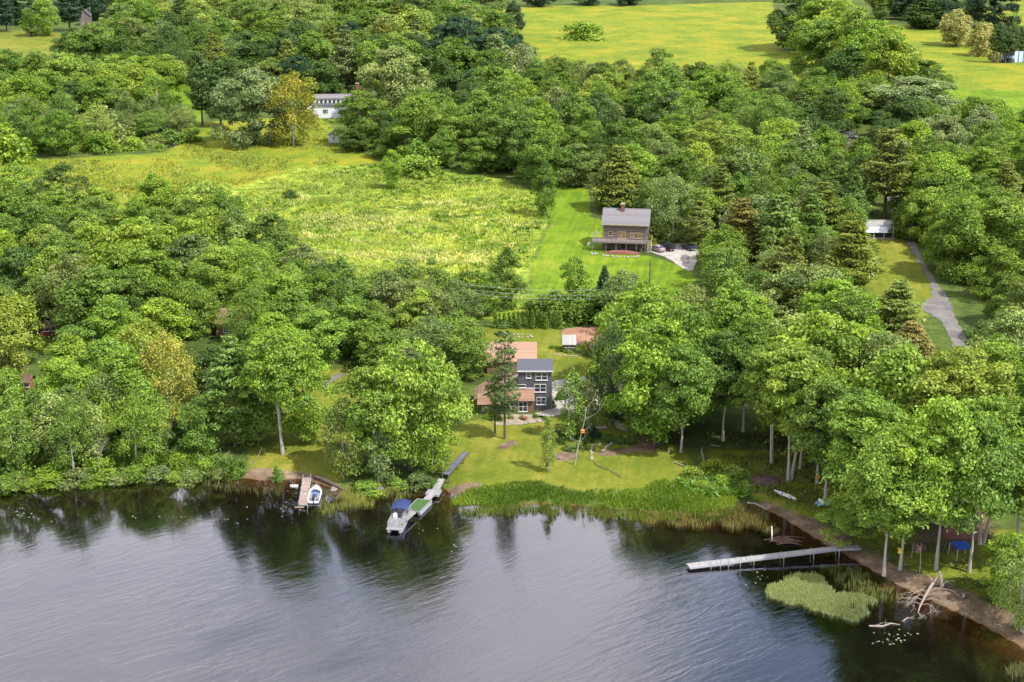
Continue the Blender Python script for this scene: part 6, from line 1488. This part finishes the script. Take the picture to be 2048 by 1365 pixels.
def snag(name, label, cat, u, v, h, lean, k=.1, mat='dead', tw=3, seed=1, z=GZ, r1=None):
    r = random.Random(seed); t = thing(name, label, cat, P(u, v, z))
    pts = [(0, 0, -.15)] + [(lean[0] * i / 5 + r.uniform(-.04, .04) * h * .3, lean[1] * i / 5, h * i / 5) for i in range(1, 6)]
    B(lambda b: b.tube(pts, [k * 1.6, k * 1.1, k, k * .85, k * .7, (r1 or k * .5)], 7), 'trunk', M[mat], t)
    def tws(b):
        for i in range(tw):
            p = Vector(pts[2 + i % 4]); a = r.uniform(0, 6.28); L = h * r.uniform(.15, .35)
            b.tube([p, p + Vector((math.cos(a), math.sin(a), .5)) * L * .6, p + Vector((math.cos(a), math.sin(a), .9)) * L], [k * .4, k * .25, .012], 4, cap=False)
    if tw: B(tws, 'branch', M[mat], t)
    return t
snag('pole', "thin straight grey pole of a dead trunk at the clearing edge", 'pole', 1839, 1144, 4.4, (-.1, 0), .07, seed=2, tw=0)
snag('snag', "short thin grey trunk left of the stick heap", 'snag', 1823, 1116, 2.4, (.1, 0), .07, seed=3, tw=2)
snag('stump', "split grey stump on the edge of the right bank", 'stump', 1884, 1171, 2.0, (-.5, .1), .22, seed=4, tw=1, r1=.14)
snag('stump', "pale broken stump at the shore left of the yellow bird box", 'stump', 1767, 1146, 1.9, (.1, 0), .15, seed=5, tw=2, r1=.1)
snag('snag', "pale broken snag with a bent top on the dark bank", 'snag', 1411, 936, 3.2, (-.8, 0), .13, seed=6, tw=5)
snag('snag', "leaning white dead branch at the edge of the left shore trees", 'snag', 508, 928, 2.6, (1.4, .5), .05, seed=7, tw=1)
snag('stump', "low brown stump beside the fire pit on the dark lawn", 'stump', 1337, 905, .9, (.05, 0), .13, seed=8, tw=0, r1=.1)
snag('stump', "pale grey stump in the shade left of the shore maples", 'stump', 1446, 882, 2.9, (-.05, 0), .16, 'pale_bark', 0, 9, r1=.14)
def log(name, label, cat, pts, rad, mat, tw=0, seed=1):
    r = random.Random(seed); o = Vector(pts[0]); t = thing(name, label, cat, o); q = [Vector(p) - o for p in pts]
    B(lambda b: b.tube(q, rad, 8), 'trunk', M[mat], t)
    if tw:
        def f(b):
            for i in range(tw):
                p = q[r.randrange(len(q) - 1)].lerp(q[-1], r.random() * .5); v = Vector((r.gauss(0, 1), r.gauss(0, 1), abs(r.gauss(.3, .4)))).normalized() * r.uniform(.5, 1.3)
                b.tube([p, p + v], [.045, .015], 4, cap=False)
        B(f, 'branch', M[mat], t)
    return t
log('fallen_log', "thick dark fallen log along the water's edge by the grey raft", 'log', [P(626, 951, .7), P(645, 959, .55), P(668, 970, .35), P(695, 984, .1)], [.2, .28, .27, .2], 'dark_wood', 4)
log('fallen_log', "pale straight log lying on the bank left of the bright bushes", 'log', [P(1349, 925, 1.15), P(1378, 936, 1.15)], [.11, .09], 'dead')
log('fallen_log', "thin pale log in the shade behind the broken snag", 'log', [P(1421, 890, 1.12), P(1441, 893, 1.12)], [.09, .07], 'dead')
log('fallen_log', "short pale stick on the grass left of the leaning maple", 'log', [P(1804, 1130, 1.1), P(1819, 1131, 1.1)], [.1, .08], 'dead')
log('fallen_log', "pale driftwood beam where the right bank begins", 'log', [P(1494, 1006, 1.0), P(1512, 1008, .8), P(1534, 1020, .7)], [.14, .13, .1], 'dead')
log('fallen_log', "pale beam lying along the bank above the landing of the long dock", 'log', [P(1690, 1052, 1.1), P(1716, 1066, 1.1)], [.1, .08], 'dead')
log('driftwood', "bent pale driftwood floating off the fallen tree", 'driftwood', [P(1738, 1252, .03), P(1765, 1253, .05), P(1782, 1247, .08), P(1800, 1250, .05)], [.1, .12, .09, .05], 'dead', 5, 3)
log('driftwood', "short curved pale branch floating beside the fallen tree crown", 'driftwood', [P(1805, 1243, .05), P(1815, 1236, .12), P(1828, 1237, .06)], [.08, .08, .04], 'dead', 3, 4)
t = thing('driftwood_pile', "brown tangle of drifted branches in the dark inlet above the long dock", 'driftwood', P(1570, 1080, 0))
def dp(b):
    r = random.Random(12)
    for i in range(16):
        y = r.uniform(-1.6, 1.4); x = r.uniform(-.8, .8); L = r.uniform(1.2, 2.4); a = r.gauss(-.05, .2)
        b.tube([(x - L * math.cos(a), y - L * math.sin(a), .02), (x, y, .14 + r.uniform(0, .2)), (x + L * math.cos(a), y + L * math.sin(a), .04)], [.08, .09, .04], 5)
B(dp, 'branches', M['rust'], t); B(lambda b: b.tube([(-1.9, -.3, .1), (-1.7, 1.2, .3), (-1.55, 2.6, .9)], [.11, .12, .09], 6), 'log', M['birch_bark'], t)  # pale log added to stand in for a birch trunk's reflection on the water
# --- fallen tree
r_ = random.Random(21); root = P(1868, 1164, 1.1); tip = P(1836, 1226, .15); o = root.copy()
t = thing('fallen_tree', "bleached fallen tree with bare branches reaching into the dark water", 'fallen tree', o); ax = tip - root
tk = [Vector((0, 0, 0)), ax * .3 + Vector((.05, 0, .5)), ax * .6 + Vector((0, 0, .55)), ax * .85 + Vector((-.1, 0, .25)), ax]
B(lambda b: b.tube(tk, [.24, .21, .17, .11, .06], 9), 'trunk', M['dead'], t)
def limb(b, p, d, L, k, n_):
    q = p + d * L; m_ = (p + q) / 2 + Vector((0, 0, .14 * L)); b.tube([p, m_, q], [k, k * .85, k * .6], 5 if n_ > 1 else 4, cap=False)
    if n_ <= 0: return
    for i in range(3 if n_ > 1 else 2):
        v = Vector((d.x + r_.gauss(0, .55), d.y + r_.gauss(0, .55), r_.gauss(-.12, .28))).normalized()
        limb(b, p.lerp(q, r_.uniform(.5, 1)), v, L * r_.uniform(.5, .8), k * .6, n_ - 1)
for sgn, n_ in ((-1, 4), (1, 4)):
    for i in range(n_):
        p = ax * (.42 + .5 * i / n_) + Vector((0, 0, .45 - .08 * i)); v = Vector((sgn * 1.0, r_.uniform(-.7, .35), .18)).normalized()
        B(lambda b: limb(b, p, v, 2.5 - .3 * i, .06, 3), 'branch', M['dead'], t)
B(lambda b: limb(b, ax, Vector((.1, -1, 0)), .9, .07, 3), 'branch', M['dead'], t)
B(lambda b: (b.tube([(0, 0, 0), (.6, .5, .5), (1.4, .7, .7)], [.14, .1, .04], 6), b.tube([(0, 0, 0), (-.9, .6, .9)], [.1, .03], 5)), 'root', M['dead'], t)
t = thing('boulder', "small pale upright stone at the grassy edge of the right bank", 'stone', P(1927, 1195))
B(lambda b: b.ball((0, 0, .2), .26, 7, 0, (.8, .7, 1.15)), 'stone', M['stone'], t); B(lambda b: b.ball((.2, .05, .12), .24, 7, 0, (1, .8, .9)), 'base_stone', M['black'], t)
# --- small bright things on trunks
p = P(1634, 968); t = thing('marker', "orange plastic marker fixed to a shore maple trunk", 'marker', (p.x - .05, p.y - .36, GZ + 1.25))
B(lambda b: b.tube([(.3 * math.cos(a * .6283) , 0, .3 * math.sin(a * .6283)) for a in range(11)], .1, 7), 'ring', M['orange'], t); B(lambda b: b.box(-.03, .03, .05, .12, -.1, .34), 'hook', M['steel'], t)
p = P(1800, 1138); t = thing('bird_box', "yellow bird box on the maple left of the clearing", 'bird box', (p.x - .35, p.y - .42, GZ + 2.6))
B(lambda b: b.box(-.22, .22, -.15, .15, 0, .5), 'box', M['yellow'], t); B(lambda b: b.slab([(-.3, -.28, .5), (.3, -.28, .5), (.3, .22, .66), (-.3, .22, .66)], .04), 'roof', M['yellow'], t)
p = P(1150, 930); t = thing('bird_feeder', "orange bird feeder tray in the leaning lawn birch", 'bird feeder', (p.x + 1.15, p.y - .1, GZ + 5.6))
B(lambda b: (b.box(-.32, .32, -.22, .22, 0, .08),), 'tray', M['orange'], t); B(lambda b: b.slab([(-.28, -.22, .36), (.28, -.22, .36), (.28, .22, .44), (-.28, .22, .44)], .04), 'roof', M['orange'], t)
B(lambda b: [b.box(x - .03, x + .03, -.03, .03, .08, .36) for x in (-.24, .24)], 'post', M['dark_wood'], t)
snag('birch_tree', "leaning pale birch with sparse branches on the front lawn", 'tree', 1150, 930, 9.5, (1.8, .6), .075, 'pale_bark', 8, 31)
# shrubs with red leaves and chairs by the farmhouse
